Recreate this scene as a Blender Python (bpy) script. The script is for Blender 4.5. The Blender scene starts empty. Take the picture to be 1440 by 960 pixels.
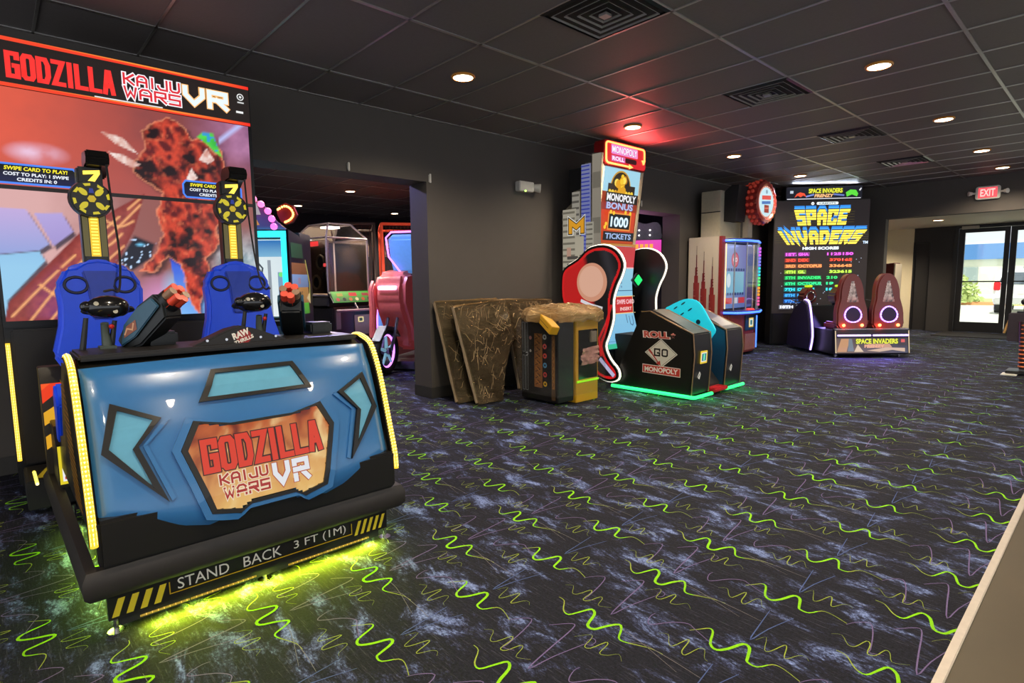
import bpy, bmesh, math, random
from mathutils import Vector, Matrix
from mathutils.geometry import tessellate_polygon
random.seed(7)
sc = bpy.context.scene
C = sc.collection
R = math.radians
# ------------------------------------------------------------------ camera, world, exposure
CAMH, CEIL = 1.31, 3.043
F_PX, PITCH, ROLL, YAW = 796.77, R(6.111), R(-0.675), R(47.421)
def make_camera():
    cy, sy = math.cos(YAW), math.sin(YAW)
    fwd = Vector((-sy*math.cos(PITCH), cy*math.cos(PITCH), -math.sin(PITCH)))
    r0 = Vector((cy, sy, 0)); u0 = r0.cross(fwd)
    r = r0*math.cos(ROLL)+u0*math.sin(ROLL); u = -r0*math.sin(ROLL)+u0*math.cos(ROLL)
    cd = bpy.data.cameras.new('camera'); cd.sensor_width = 36; cd.lens = F_PX/1440*36
    cd.clip_start = .05; cd.clip_end = 200
    o = bpy.data.objects.new('camera', cd); C.objects.link(o)
    M = Matrix((r, u, -fwd)).transposed().to_4x4(); M.translation = (0, 0, CAMH)
    o.matrix_world = M; sc.camera = o
make_camera()
w = bpy.data.worlds.new('world'); sc.world = w; w.use_nodes = True
bg = w.node_tree.nodes['Background']; bg.inputs[0].default_value = (.88, .93, 1, 1); bg.inputs[1].default_value = 0.95
vs = sc.view_settings
vs.view_transform = 'Standard'; vs.look = 'None'; vs.gamma = 1; vs.use_curve_mapping = False; vs.exposure = 0.42
sc.cycles.use_denoising = True
sun = bpy.data.lights.new('sun', 'SUN'); sun.energy = 3.2; sun.angle = .02; sun.color = (1, .96, .88)
so = bpy.data.objects.new('sun', sun); C.objects.link(so); so.rotation_euler = Vector((-.12, .5, -.86)).to_track_quat('-Z', 'Y').to_euler()
sc.cycles.max_bounces = 6; sc.cycles.sample_clamp_indirect = 4
sc.cycles.caustics_reflective = False; sc.cycles.caustics_refractive = False
def light(kind, loc, power, col, size=.2, parent=None, aim=(0, 0, -1), sy=None, spot=None):
    d = bpy.data.lights.new('light', kind); d.energy = power; d.color = col
    if kind == 'AREA':
        d.size = size
        if sy: d.shape = 'RECTANGLE'; d.size_y = sy
        else: d.shape = 'DISK'
    elif kind == 'SPOT':
        d.shadow_soft_size = size; d.spot_size = spot or R(120); d.spot_blend = .7
    else: d.shadow_soft_size = size
    o = bpy.data.objects.new('light', d); C.objects.link(o)
    if parent is not None:
        o.parent = parent; loc = Vector(loc)-Vector(parent.location)
    o.location = loc
    o.rotation_euler = Vector(aim).to_track_quat('-Z', 'Y').to_euler()
    return o

# ------------------------------------------------------------------ materials
MATS = {}
def mat(name, col, rough=.5, metal=0, emit=0, ecol=None, nz=.12, scale=30, bump=0, coat=0, spec=.5):
    if name in MATS: return MATS[name]
    m = bpy.data.materials.new(name); m.use_nodes = True
    nt = m.node_tree; b = nt.nodes['Principled BSDF']
    b.inputs['Roughness'].default_value = rough; b.inputs['Metallic'].default_value = metal
    b.inputs['Specular IOR Level'].default_value = spec
    b.inputs['Coat Weight'].default_value = coat
    tc = nt.nodes.new('ShaderNodeTexCoord'); n = nt.nodes.new('ShaderNodeTexNoise')
    n.inputs['Scale'].default_value = scale; n.inputs['Detail'].default_value = 4
    nt.links.new(tc.outputs['Object'], n.inputs['Vector'])
    mx = nt.nodes.new('ShaderNodeMix'); mx.data_type = 'RGBA'
    a = tuple(max(0, c*(1-nz)) for c in col); d = tuple(min(1, c*(1+nz)) for c in col)
    mx.inputs[6].default_value = (*a, 1); mx.inputs[7].default_value = (*d, 1)
    nt.links.new(n.outputs['Fac'], mx.inputs[0]); nt.links.new(mx.outputs[2], b.inputs['Base Color'])
    if bump:
        bp = nt.nodes.new('ShaderNodeBump'); bp.inputs['Strength'].default_value = bump; bp.inputs['Distance'].default_value = .01
        nt.links.new(n.outputs['Fac'], bp.inputs['Height']); nt.links.new(bp.outputs[0], b.inputs['Normal'])
    if emit:
        b.inputs['Emission Color'].default_value = (*(ecol or col), 1); b.inputs['Emission Strength'].default_value = emit
    MATS[name] = m
    return m
def attr_mat(name, rough=.5, emit=0, spec=.5):
    if name in MATS: return MATS[name]
    m = bpy.data.materials.new(name); m.use_nodes = True
    nt = m.node_tree; b = nt.nodes['Principled BSDF']; b.inputs['Roughness'].default_value = rough
    b.inputs['Specular IOR Level'].default_value = spec
    a = nt.nodes.new('ShaderNodeAttribute'); a.attribute_name = 'Col'
    if emit:
        b.inputs['Base Color'].default_value = (.01, .01, .01, 1)
        nt.links.new(a.outputs['Color'], b.inputs['Emission Color']); b.inputs['Emission Strength'].default_value = emit
    else: nt.links.new(a.outputs['Color'], b.inputs['Base Color'])
    MATS[name] = m
    return m
def glass_mat(name, tint=(1, 1, 1), gloss=.12, rough=.03):
    if name in MATS: return MATS[name]
    m = bpy.data.materials.new(name); m.use_nodes = True
    nt = m.node_tree; nt.nodes.clear()
    o = nt.nodes.new('ShaderNodeOutputMaterial'); t = nt.nodes.new('ShaderNodeBsdfTransparent'); g = nt.nodes.new('ShaderNodeBsdfGlossy')
    t.inputs[0].default_value = (*tint, 1); g.inputs['Roughness'].default_value = rough
    mx = nt.nodes.new('ShaderNodeMixShader'); lw = nt.nodes.new('ShaderNodeFresnel'); lw.inputs[0].default_value = 1.45
    ad = nt.nodes.new('ShaderNodeMath'); ad.operation = 'ADD'; ad.use_clamp = True; ad.inputs[1].default_value = gloss*.3
    nt.links.new(lw.outputs[0], ad.inputs[0]); nt.links.new(ad.outputs[0], mx.inputs[0])
    nt.links.new(t.outputs[0], mx.inputs[1]); nt.links.new(g.outputs[0], mx.inputs[2]); nt.links.new(mx.outputs[0], o.inputs[0])
    MATS[name] = m
    return m
def lin(r, g, b):
    f = lambda c: (c/255/12.92 if c <= 10 else ((c/255+.055)/1.055)**2.4)
    return (f(r), f(g), f(b))
BLACK = mat('black_plastic', (.012, .012, .014), .35)
BLACKM = mat('black_matte', (.015, .015, .016), .7)
DARKB = mat('dark_blue_plastic', (.02, .06, .12), .35)
CHROME = mat('chrome', (.7, .7, .72), .18, 1)
STEEL = mat('brushed_steel', (.4, .4, .42), .35, 1)
WHITE = mat('white_plastic', (.75, .72, .66), .45)
PRINT = attr_mat('printed_graphic', .4)
GLOSSP = attr_mat('glossy_print', .15)
SCREEN = attr_mat('lit_screen', .3, .85)
LITPANEL = attr_mat('backlit_panel', .3, .75)
NEON = attr_mat('led_light', .3, 1.0)
HOT = attr_mat('led_hot', .3, 1.7)
GLASS = glass_mat('clear_glass')

# ------------------------------------------------------------------ objects
ROOTS = {}
def thing(name, label, cat, loc, rz=0, group=None, kind=None):
    o = bpy.data.objects.new(name, None); C.objects.link(o)
    o.empty_display_size = .1
    o.location = loc; o.rotation_euler = (0, 0, R(rz))
    o['label'] = label; o['category'] = cat
    if group: o['group'] = group
    if kind: o['kind'] = kind
    ROOTS[o.name] = rz
    return o
def bez_arc(cx, cz, r, a0, a1, n=8):
    return [(cx+r*math.cos(R(a0+(a1-a0)*i/n)), cz+r*math.sin(R(a0+(a1-a0)*i/n))) for i in range(n+1)]
class MB:
    def __init__(s): s.v = []; s.f = []; s.c = []; s.m = []
    def add(s, vs, fs, col=None, mi=0):
        o = len(s.v); s.v += [Vector(p) for p in vs]
        for f in fs: s.f.append([i+o for i in f]); s.c.append(col); s.m.append(mi)
        return s
    def addv(s, vs, f, cols, mi=0):      # one polygon with a colour for each corner
        o = len(s.v); s.v += [Vector(p) for p in vs]; s.f.append([i+o for i in f]); s.c.append(cols); s.m.append(mi)
    def box(s, x0, x1, y0, y1, z0, z1, col=None, mi=0):
        vs = [(x, y, z) for z in (z0, z1) for y in (y0, y1) for x in (x0, x1)]
        return s.add(vs, [(0, 2, 3, 1), (4, 5, 7, 6), (0, 1, 5, 4), (2, 6, 7, 3), (0, 4, 6, 2), (1, 3, 7, 5)], col, mi)
    def prism(s, poly, ax, a0, a1, col=None, mi=0, fn=None):
        def P(p, a):
            q = {'x': (a, p[0], p[1]), 'y': (p[0], a, p[1]), 'z': (p[0], p[1], a)}[ax]
            return fn(q) if fn else q
        n = len(poly); vs = [P(p, a0) for p in poly]+[P(p, a1) for p in poly]
        tr = tessellate_polygon([[Vector((p[0], p[1], 0)) for p in poly]])
        fs = [tuple(t) for t in tr]+[tuple(i+n for i in reversed(t)) for t in tr]
        fs += [(i, (i+1) % n, (i+1) % n+n, i+n) for i in range(n)]
        return s.add(vs, fs, col, mi)
    def tube(s, path, r, n=8, closed=False, col=None, mi=0, caps=True):
        path = [Vector(p) for p in path]; m = len(path)
        rs = r if isinstance(r, (list, tuple)) else [r]*m
        rings = []; up = None
        for i, p in enumerate(path):
            a = path[(i-1) % m] if (closed or i > 0) else p; b = path[(i+1) % m] if (closed or i < m-1) else p
            t = (b-a).normalized()
            if up is None:
                up = Vector((0, 0, 1)) if abs(t.z) < .9 else Vector((1, 0, 0))
            x = t.cross(up); x = x.normalized() if x.length > 1e-5 else t.orthogonal().normalized()
            y = x.cross(t).normalized(); up = y
            rings.append([p+(x*math.cos(2*math.pi*k/n)+y*math.sin(2*math.pi*k/n))*rs[i] for k in range(n)])
        vs = [q for g in rings for q in g]; fs = []
        for i in range(m if closed else m-1):
            j = (i+1) % m
            fs += [(i*n+k, i*n+(k+1) % n, j*n+(k+1) % n, j*n+k) for k in range(n)]
        if not closed and caps: fs += [tuple(range(n))[::-1], tuple((m-1)*n+k for k in range(n))]
        return s.add(vs, fs, col, mi)
    def cyl(s, p0, p1, r0, r1=None, n=16, col=None, mi=0):
        return s.tube([p0, p1], [r0, r0 if r1 is None else r1], n, col=col, mi=mi)
    def ball(s, c, r, n=10, sx=1, sy=1, sz=1, col=None, mi=0):
        c = Vector(c); vs = [c+Vector((0, 0, r*sz))]; fs = []; h = n//2
        for i in range(1, h):
            a = math.pi*i/h
            for k in range(n):
                b = 2*math.pi*k/n; vs.append(c+Vector((r*sx*math.sin(a)*math.cos(b), r*sy*math.sin(a)*math.sin(b), r*sz*math.cos(a))))
        vs.append(c-Vector((0, 0, r*sz))); L = len(vs)-1
        fs += [(0, 1+k, 1+(k+1) % n) for k in range(n)]
        for i in range(h-2):
            fs += [(1+i*n+k, 1+(i+1)*n+k, 1+(i+1)*n+(k+1) % n, 1+i*n+(k+1) % n) for k in range(n)]
        fs += [(L, L-n+(k+1) % n, L-n+k) for k in range(n)]
        return s.add(vs, fs, col, mi)
    def grid(s, fn, nu, nv, col=None, mi=0):
        vs = [fn(i/nu, j/nv) for j in range(nv+1) for i in range(nu+1)]
        return s.add(vs, [(j*(nu+1)+i, j*(nu+1)+i+1, (j+1)*(nu+1)+i+1, (j+1)*(nu+1)+i) for j in range(nv) for i in range(nu)], col, mi)
    def xf(s, M, start=0):
        for i in range(start, len(s.v)): s.v[i] = M @ s.v[i]
        return s
def build(name, mb, m, parent=None, smooth=False, bevel=0, label=None, seg=2, recalc=True):
    me = bpy.data.meshes.new(name)
    off = Vector(parent.location) if (parent is not None and ROOTS.get(parent.name, 1) == 0) else Vector((0, 0, 0))
    p = parent
    if parent is not None and parent.type == 'MESH':
        off = PART_OFF.get(parent.name, off)
    me.from_pydata([v-off for v in mb.v], [], mb.f)
    ms = m if isinstance(m, (list, tuple)) else [m]
    for k in ms: me.materials.append(k)
    me.polygons.foreach_set('material_index', mb.m)
    if any(c is not None for c in mb.c):
        ca = me.color_attributes.new('Col', 'FLOAT_COLOR', 'CORNER'); k = 0; buf = []
        for f, c in zip(mb.f, mb.c):
            if c is None: c = (1, 1, 1)
            if isinstance(c[0], (tuple, list)):
                for q in c: buf += [q[0], q[1], q[2], 1]
            else: buf += [c[0], c[1], c[2], 1]*len(f)
        ca.data.foreach_set('color', buf)
    if bevel or recalc:
        bm = bmesh.new(); bm.from_mesh(me)
        if recalc: bmesh.ops.recalc_face_normals(bm, faces=bm.faces)
        if bevel:
            bmesh.ops.remove_doubles(bm, verts=bm.verts, dist=1e-5)
            bmesh.ops.dissolve_limit(bm, angle_limit=.01, verts=bm.verts, edges=bm.edges)
            es = [e for e in bm.edges if len(e.link_faces) == 2 and e.calc_face_angle(0) > R(25)]
            bmesh.ops.bevel(bm, geom=es, offset=bevel, segments=seg, affect='EDGES', clamp_overlap=True)
        bm.to_mesh(me); bm.free()
    if smooth or bevel:
        me.polygons.foreach_set('use_smooth', [True]*len(me.polygons))
        try: me.set_sharp_from_angle(angle=R(38))
        except Exception: pass
    o = bpy.data.objects.new(name, me); C.objects.link(o)
    if parent is not None: o.parent = parent; PART_OFF[o.name] = off
    if label: o['label'] = label
    return o
PART_OFF = {}
def tag(o, label, cat, group=None, kind=None):
    o['label'] = label; o['category'] = cat
    if group: o['group'] = group
    if kind: o['kind'] = kind
    return o
def struct(name, mb, m, **k):
    o = build(name, mb, m, **k); o['kind'] = 'structure'; return o

# ------------------------------------------------------------------ lettering
TXT = {}
def text_polys(s, bold=.0):
    k = (s, bold)
    if k in TXT: return TXT[k]
    cu = bpy.data.curves.new('t', 'FONT'); cu.body = s; cu.size = 1; cu.resolution_u = 3; cu.offset = bold; cu.fill_mode = 'FRONT'
    ob = bpy.data.objects.new('t', cu); C.objects.link(ob)
    bpy.context.view_layer.update()
    ev = ob.evaluated_get(bpy.context.evaluated_depsgraph_get()); me = ev.to_mesh()
    V = [(v.co.x, v.co.y) for v in me.vertices]; P = [[V[i] for i in p.vertices] for p in me.polygons]
    ev.to_mesh_clear(); bpy.data.objects.remove(ob); bpy.data.curves.remove(cu)
    xs = [v[0] for v in V] or [0]; ys = [v[1] for v in V] or [0]
    x0, x1, y0, y1 = min(xs), max(xs), min(ys), max(ys)
    W, H = max(x1-x0, 1e-4), max(y1-y0, 1e-4)
    out = ([[((x-x0)/W, (y-y0)/H) for x, y in p] for p in P], W/H)
    TXT[k] = out
    return out
GL = {'A': [[(0, 0), (0, .75), (.25, 1), (.75, 1), (1, .75), (1, 0)], [(0, .42), (1, .42)]],
 'B': [[(0, 0), (0, 1), (.8, 1), (1, .85), (1, .65), (.8, .52), (0, .52)], [(.8, .52), (1, .38), (1, .15), (.8, 0), (0, 0)]],
 'C': [[(1, .78), (1, 1), (0, 1), (0, 0), (1, 0), (1, .22)]], 'D': [[(0, 0), (0, 1), (.75, 1), (1, .75), (1, .25), (.75, 0), (0, 0)]],
 'E': [[(1, 1), (0, 1), (0, 0), (1, 0)], [(0, .5), (.8, .5)]], 'G': [[(1, .74), (1, 1), (0, 1), (0, 0), (1, 0), (1, .42), (.6, .42)]], 'g': [[(1, .83), (1, 1), (0, 1), (0, 0), (1, 0), (1, .47), (.72, .47)]],
 'I': [[(.5, 0), (.5, 1)]], 'J': [[(1, 1), (1, 0), (.25, 0), (0, .25), (0, .35)]], 'K': [[(0, 0), (0, 1)], [(1, 1), (.25, .5), (1, 0)], [(0, .5), (.3, .5)]],
 'L': [[(0, 1), (0, 0), (1, 0)]], 'M': [[(0, 0), (0, 1), (.5, .45), (1, 1), (1, 0)]], 'N': [[(0, 0), (0, 1), (1, 0), (1, 1)]],
 'O': [[(0, .12), (0, .88), (.2, 1), (.8, 1), (1, .88), (1, .12), (.8, 0), (.2, 0), (0, .12), (0, .3)]],
 'P': [[(0, 0), (0, 1), (1, 1), (1, .45), (0, .45)]], 'R': [[(0, 0), (0, 1), (1, 1), (1, .5), (0, .5)], [(.45, .5), (1, 0)]],
 'S': [[(1, 1), (0, 1), (0, .5), (1, .5), (1, 0), (0, 0)]], 'T': [[(0, 1), (1, 1)], [(.5, 1), (.5, 0)]],
 'U': [[(0, 1), (0, .2), (.2, 0), (.8, 0), (1, .2), (1, 1)]], 'V': [[(0, 1), (0, .55), (.5, 0), (1, .55), (1, 1)]],
 'W': [[(0, 1), (.2, 0), (.5, .6), (.8, 0), (1, 1)]], 'Z': [[(0, 1), (1, 1), (0, 0), (1, 0)]], 'a': [[(0, 0), (.38, 1), (.62, 1), (1, 0)], [(.2, .32), (.8, .32)]]}
def stroke(pts, t):
    out = []; n = len(pts); Lf = []; Rt = []
    for i, p in enumerate(pts):
        d = []
        if i > 0: d.append(Vector((p[0]-pts[i-1][0], p[1]-pts[i-1][1])).normalized())
        if i < n-1: d.append(Vector((pts[i+1][0]-p[0], pts[i+1][1]-p[1])).normalized())
        m = sum(d, Vector((0, 0))); m = m.normalized() if m.length > 1e-4 else d[0]
        nn = Vector((-m.y, m.x)); k = 1/max(.45, nn.dot(Vector((-d[0].y, d[0].x)))) if d else 1
        e = Vector((0, 0))
        if i == 0: e = -d[0]*t*.5
        if i == n-1: e = d[-1]*t*.5
        q = Vector(p)+e
        Lf.append(q+nn*t*.5*k); Rt.append(q-nn*t*.5*k)
    for i in range(n-1): out.append([tuple(Lf[i]), tuple(Rt[i]), tuple(Rt[i+1]), tuple(Lf[i+1])])
    return out
def stroke_text(s, x0, y0, W, H, t, gap=.12, grow=0):
    n = sum(.55 if c == 'I' else (.5 if c == ' ' else 1) for c in s); cw = W/(n+gap*(len(s)-1)); x = x0; out = []
    for c in s:
        ww = cw*(.55 if c == 'I' else (.5 if c == ' ' else 1))
        for pl in GL.get(c, []):
            P = [(x+t/2+px*(ww-t), y0+t/2+py*(H-t)) for px, py in pl]
            out += stroke(P, t+grow)
        x += ww+cw*gap
    return out
def hsh(i, j, k=0):
    n = (i*374761393+j*668265263+k*2147483647) & 0xffffffff; n = ((n ^ (n >> 13))*1274126177) & 0xffffffff
    return ((n ^ (n >> 16)) & 0xffff)/65535
def vnoise(x, y, o=3, k=0):
    v = 0; a = .5
    for q in range(o):
        i, j = math.floor(x), math.floor(y); u, w_ = x-i, y-j; u = u*u*(3-2*u); w_ = w_*w_*(3-2*w_)
        v += a*((hsh(i, j, k)*(1-u)+hsh(i+1, j, k)*u)*(1-w_)+(hsh(i, j+1, k)*(1-u)+hsh(i+1, j+1, k)*u)*w_); x, y, a = x*2.03+5, y*2.03+3, a*.5
    return v/(1-.5**o)
def mixc(a, b, t): t = max(0, min(1, t)); return tuple(p+(q-p)*t for p, q in zip(a, b))
def sdist(p, poly):
    """distance to a polygon's edge, negative inside"""
    x, y = p; ins = False; d = 9
    for i in range(len(poly)):
        x1, y1 = poly[i]; x2, y2 = poly[i-1]; dx, dy = x2-x1, y2-y1
        t = max(0, min(1, ((x-x1)*dx+(y-y1)*dy)/(dx*dx+dy*dy+1e-12))); d = min(d, math.hypot(x-x1-t*dx, y-y1-t*dy))
        if (y1 > y) != (y2 > y) and x < (x2-x1)*(y-y1)/(y2-y1)+x1: ins = not ins
    return -d if ins else d
class Art:
    """flat lettering and print on one plane: layers of polygons, each a fraction of a millimetre above the one before"""
    def __init__(s, O, U, V, eps=.0006, fn=None):
        s.O, s.U, s.V = Vector(O), Vector(U), Vector(V); s.N = s.U.cross(s.V).normalized(); s.mb = MB(); s.k = 1; s.eps = eps; s.fn = fn
    def P(s, a, b):
        if s.fn: p, n = s.fn(a, b); return Vector(p)+Vector(n)*s.k*s.eps
        return s.O+s.U*a+s.V*b+s.N*s.k*s.eps
    def poly(s, pts, col, up=True, mi=0):
        tr = tessellate_polygon([[Vector((p[0], p[1], 0)) for p in pts]]) if len(pts) > 3 else [(0, 1, 2)]
        vs = [s.P(*p) for p in pts]; grad = isinstance(col[0], (tuple, list))
        for t in tr:
            if grad: s.mb.addv([vs[i] for i in t], (0, 1, 2), [col[i] for i in t], mi)
            else: s.mb.add([vs[i] for i in t], [(0, 1, 2)], col, mi)
        if up: s.k += 1
        return s
    def rect(s, a0, a1, b0, b1, col, mi=0, n=0):
        if isinstance(col[0], (tuple, list)) and len(col) == 2: col = [col[0], col[0], col[1], col[1]]
        return s.poly([(a0, b0), (a1, b0), (a1, b1), (a0, b1)], col, mi=mi)
    def polys(s, L, col, mi=0):
        for p in L: s.poly(p, col, False, mi)
        s.k += 1; return s
    def text(s, t, a, b, h, col, bold=.0, w=None, align='c', shear=0, warp=None, mi=0):
        P, asp = text_polys(t, bold); W = w or h*asp
        a0 = a-W/2 if align == 'c' else (a if align == 'l' else a-W)
        L = [[(a0+x*W+shear*y*h, b+y*h) for x, y in p] for p in P]
        if warp: L = [[warp(*q) for q in p] for p in L]
        return s.polys(L, col, mi)
    def line(s, pts, t, col, mi=0): return s.polys(stroke(pts, t), col, mi)
    def raster(s, a0, a1, b0, b1, na, nb, fn):
        """a picture as a fine grid of coloured corners"""
        vs = [s.P(a0+(a1-a0)*i/na, b0+(b1-b0)*j/nb) for j in range(nb+1) for i in range(na+1)]
        cs = [fn(a0+(a1-a0)*i/na, b0+(b1-b0)*j/nb) for j in range(nb+1) for i in range(na+1)]
        o = len(s.mb.v); s.mb.v += vs
        for j in range(nb):
            for i in range(na):
                q = (j*(na+1)+i, j*(na+1)+i+1, (j+1)*(na+1)+i+1, (j+1)*(na+1)+i)
                c = [cs[k] for k in q]
                if any(k is None for k in c): continue
                s.mb.f.append([k+o for k in q]); s.mb.c.append(c); s.mb.m.append(0)
        s.k += 1; return s
    def disc(s, a, b, r, col, n=20, ry=None, mi=0):
        return s.poly([(a+r*math.cos(2*math.pi*i/n), b+(ry or r)*math.sin(2*math.pi*i/n)) for i in range(n)], col, mi=mi)
    def done(s, name, m, parent=None, label=None): return build(name, s.mb, m, parent, label=label, recalc=False)
def rrect(x0, x1, y0, y1, r, n=4):
    out = []
    for cx, cy, a in ((x1-r, y0+r, -90), (x1-r, y1-r, 0), (x0+r, y1-r, 90), (x0+r, y0+r, 180)):
        out += [(cx+r*math.cos(R(a+90*i/n)), cy+r*math.sin(R(a+90*i/n))) for i in range(n+1)]
    return out
def smooth_pts(p, k=3, closed=False):
    n = len(p); out = []
    for i in range(n if closed else n-1):
        g = lambda j: Vector(p[j % n]) if closed else Vector(p[min(max(j, 0), n-1)])
        a, b, c, d = g(i-1), g(i), g(i+1), g(i+2)
        for q in range(k):
            t = q/k; out.append(tuple(.5*((2*b)+(c-a)*t+(2*a-5*b+4*c-d)*t*t+(3*b-a-3*c+d)*t**3)))
    if not closed: out.append(tuple(p[-1]))
    return out
# ------------------------------------------------------------------ room
WALL = mat('painted_wall', lin(88, 82, 78), .75, nz=.06, scale=6, bump=.03)
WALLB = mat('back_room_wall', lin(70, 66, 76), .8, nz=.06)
TRIMB = mat('baseboard_vinyl', lin(62, 60, 58), .5)
CREAM = mat('cream_wall', lin(225, 212, 180), .8, nz=.04)
def carpet_mat():
    m = bpy.data.materials.new('carpet'); m.use_nodes = True; nt = m.node_tree; b = nt.nodes['Principled BSDF']
    b.inputs['Roughness'].default_value = .85; b.inputs['Specular IOR Level'].default_value = .25
    N = nt.nodes.new; Lk = nt.links.new
    tc = N('ShaderNodeTexCoord'); mp = N('ShaderNodeMapping'); mp.inputs['Rotation'].default_value = (0, 0, R(38)); mp.inputs['Scale'].default_value = (1.0, 2.2, 1)
    Lk(tc.outputs['Object'], mp.inputs[0])
    n1 = N('ShaderNodeTexNoise'); n1.inputs['Scale'].default_value = 3.6; n1.inputs['Detail'].default_value = 9; n1.inputs['Roughness'].default_value = .7; n1.inputs['Distortion'].default_value = .5
    Lk(mp.outputs[0], n1.inputs['Vector'])
    r1 = N('ShaderNodeValToRGB'); e = r1.color_ramp.elements
    e[0].position = .51; e[0].color = (*lin(22, 24, 36), 1); e[1].position = .66; e[1].color = (*lin(122, 142, 196), 1)
    x = e.new(.57); x.color = (*lin(50, 56, 86), 1)
    ng = N('ShaderNodeTexNoise'); ng.inputs['Scale'].default_value = 42; ng.inputs['Detail'].default_value = 6; ng.inputs['Roughness'].default_value = .75; Lk(mp.outputs[0], ng.inputs['Vector'])
    mg = N('ShaderNodeMath'); mg.operation = 'MULTIPLY_ADD'; mg.inputs[1].default_value = .34; Lk(ng.outputs['Fac'], mg.inputs[0]); Lk(n1.outputs['Fac'], mg.inputs[2])
    mh = N('ShaderNodeMath'); mh.operation = 'SUBTRACT'; mh.inputs[1].default_value = .17; Lk(mg.outputs[0], mh.inputs[0]); Lk(mh.outputs[0], r1.inputs[0])
    n2 = N('ShaderNodeTexNoise'); n2.inputs['Scale'].default_value = 90; n2.inputs['Detail'].default_value = 5; n2.inputs['Roughness'].default_value = .8
    Lk(tc.outputs['Object'], n2.inputs['Vector'])
    r2 = N('ShaderNodeValToRGB'); e = r2.color_ramp.elements
    e[0].position = .38; e[0].color = (.3, .3, .31, 1); e[1].position = .60; e[1].color = (1.4, 1.37, 1.35, 1)
    Lk(n2.outputs['Fac'], r2.inputs[0])
    mx = N('ShaderNodeMix'); mx.data_type = 'RGBA'; mx.blend_type = 'MULTIPLY'; mx.inputs[0].default_value = 1
    Lk(r1.outputs[0], mx.inputs[6]); Lk(r2.outputs[0], mx.inputs[7])
    # fine scratch lines in the weave
    mp2 = N('ShaderNodeMapping'); mp2.inputs['Rotation'].default_value = (0, 0, R(35)); mp2.inputs['Scale'].default_value = (1.5, 26, 1); Lk(tc.outputs['Object'], mp2.inputs[0])
    n3 = N('ShaderNodeTexNoise'); n3.inputs['Scale'].default_value = 5; n3.inputs['Detail'].default_value = 8; n3.inputs['Roughness'].default_value = .8; Lk(mp2.outputs[0], n3.inputs['Vector'])
    r3 = N('ShaderNodeValToRGB'); e = r3.color_ramp.elements; e[0].position = .54; e[0].color = (0, 0, 0, 1); e[1].position = .68; e[1].color = (*lin(104, 104, 126), 1)
    Lk(n3.outputs['Fac'], r3.inputs[0])
    ad = N('ShaderNodeMix'); ad.data_type = 'RGBA'; ad.blend_type = 'LIGHTEN'; ad.inputs[0].default_value = .55
    Lk(mx.outputs[2], ad.inputs[6]); Lk(r3.outputs[0], ad.inputs[7]); Lk(ad.outputs[2], b.inputs['Base Color'])
    bp = N('ShaderNodeBump'); bp.inputs['Strength'].default_value = .5; bp.inputs['Distance'].default_value = .004
    Lk(n2.outputs['Fac'], bp.inputs['Height']); Lk(bp.outputs[0], b.inputs['Normal'])
    return m
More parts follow.
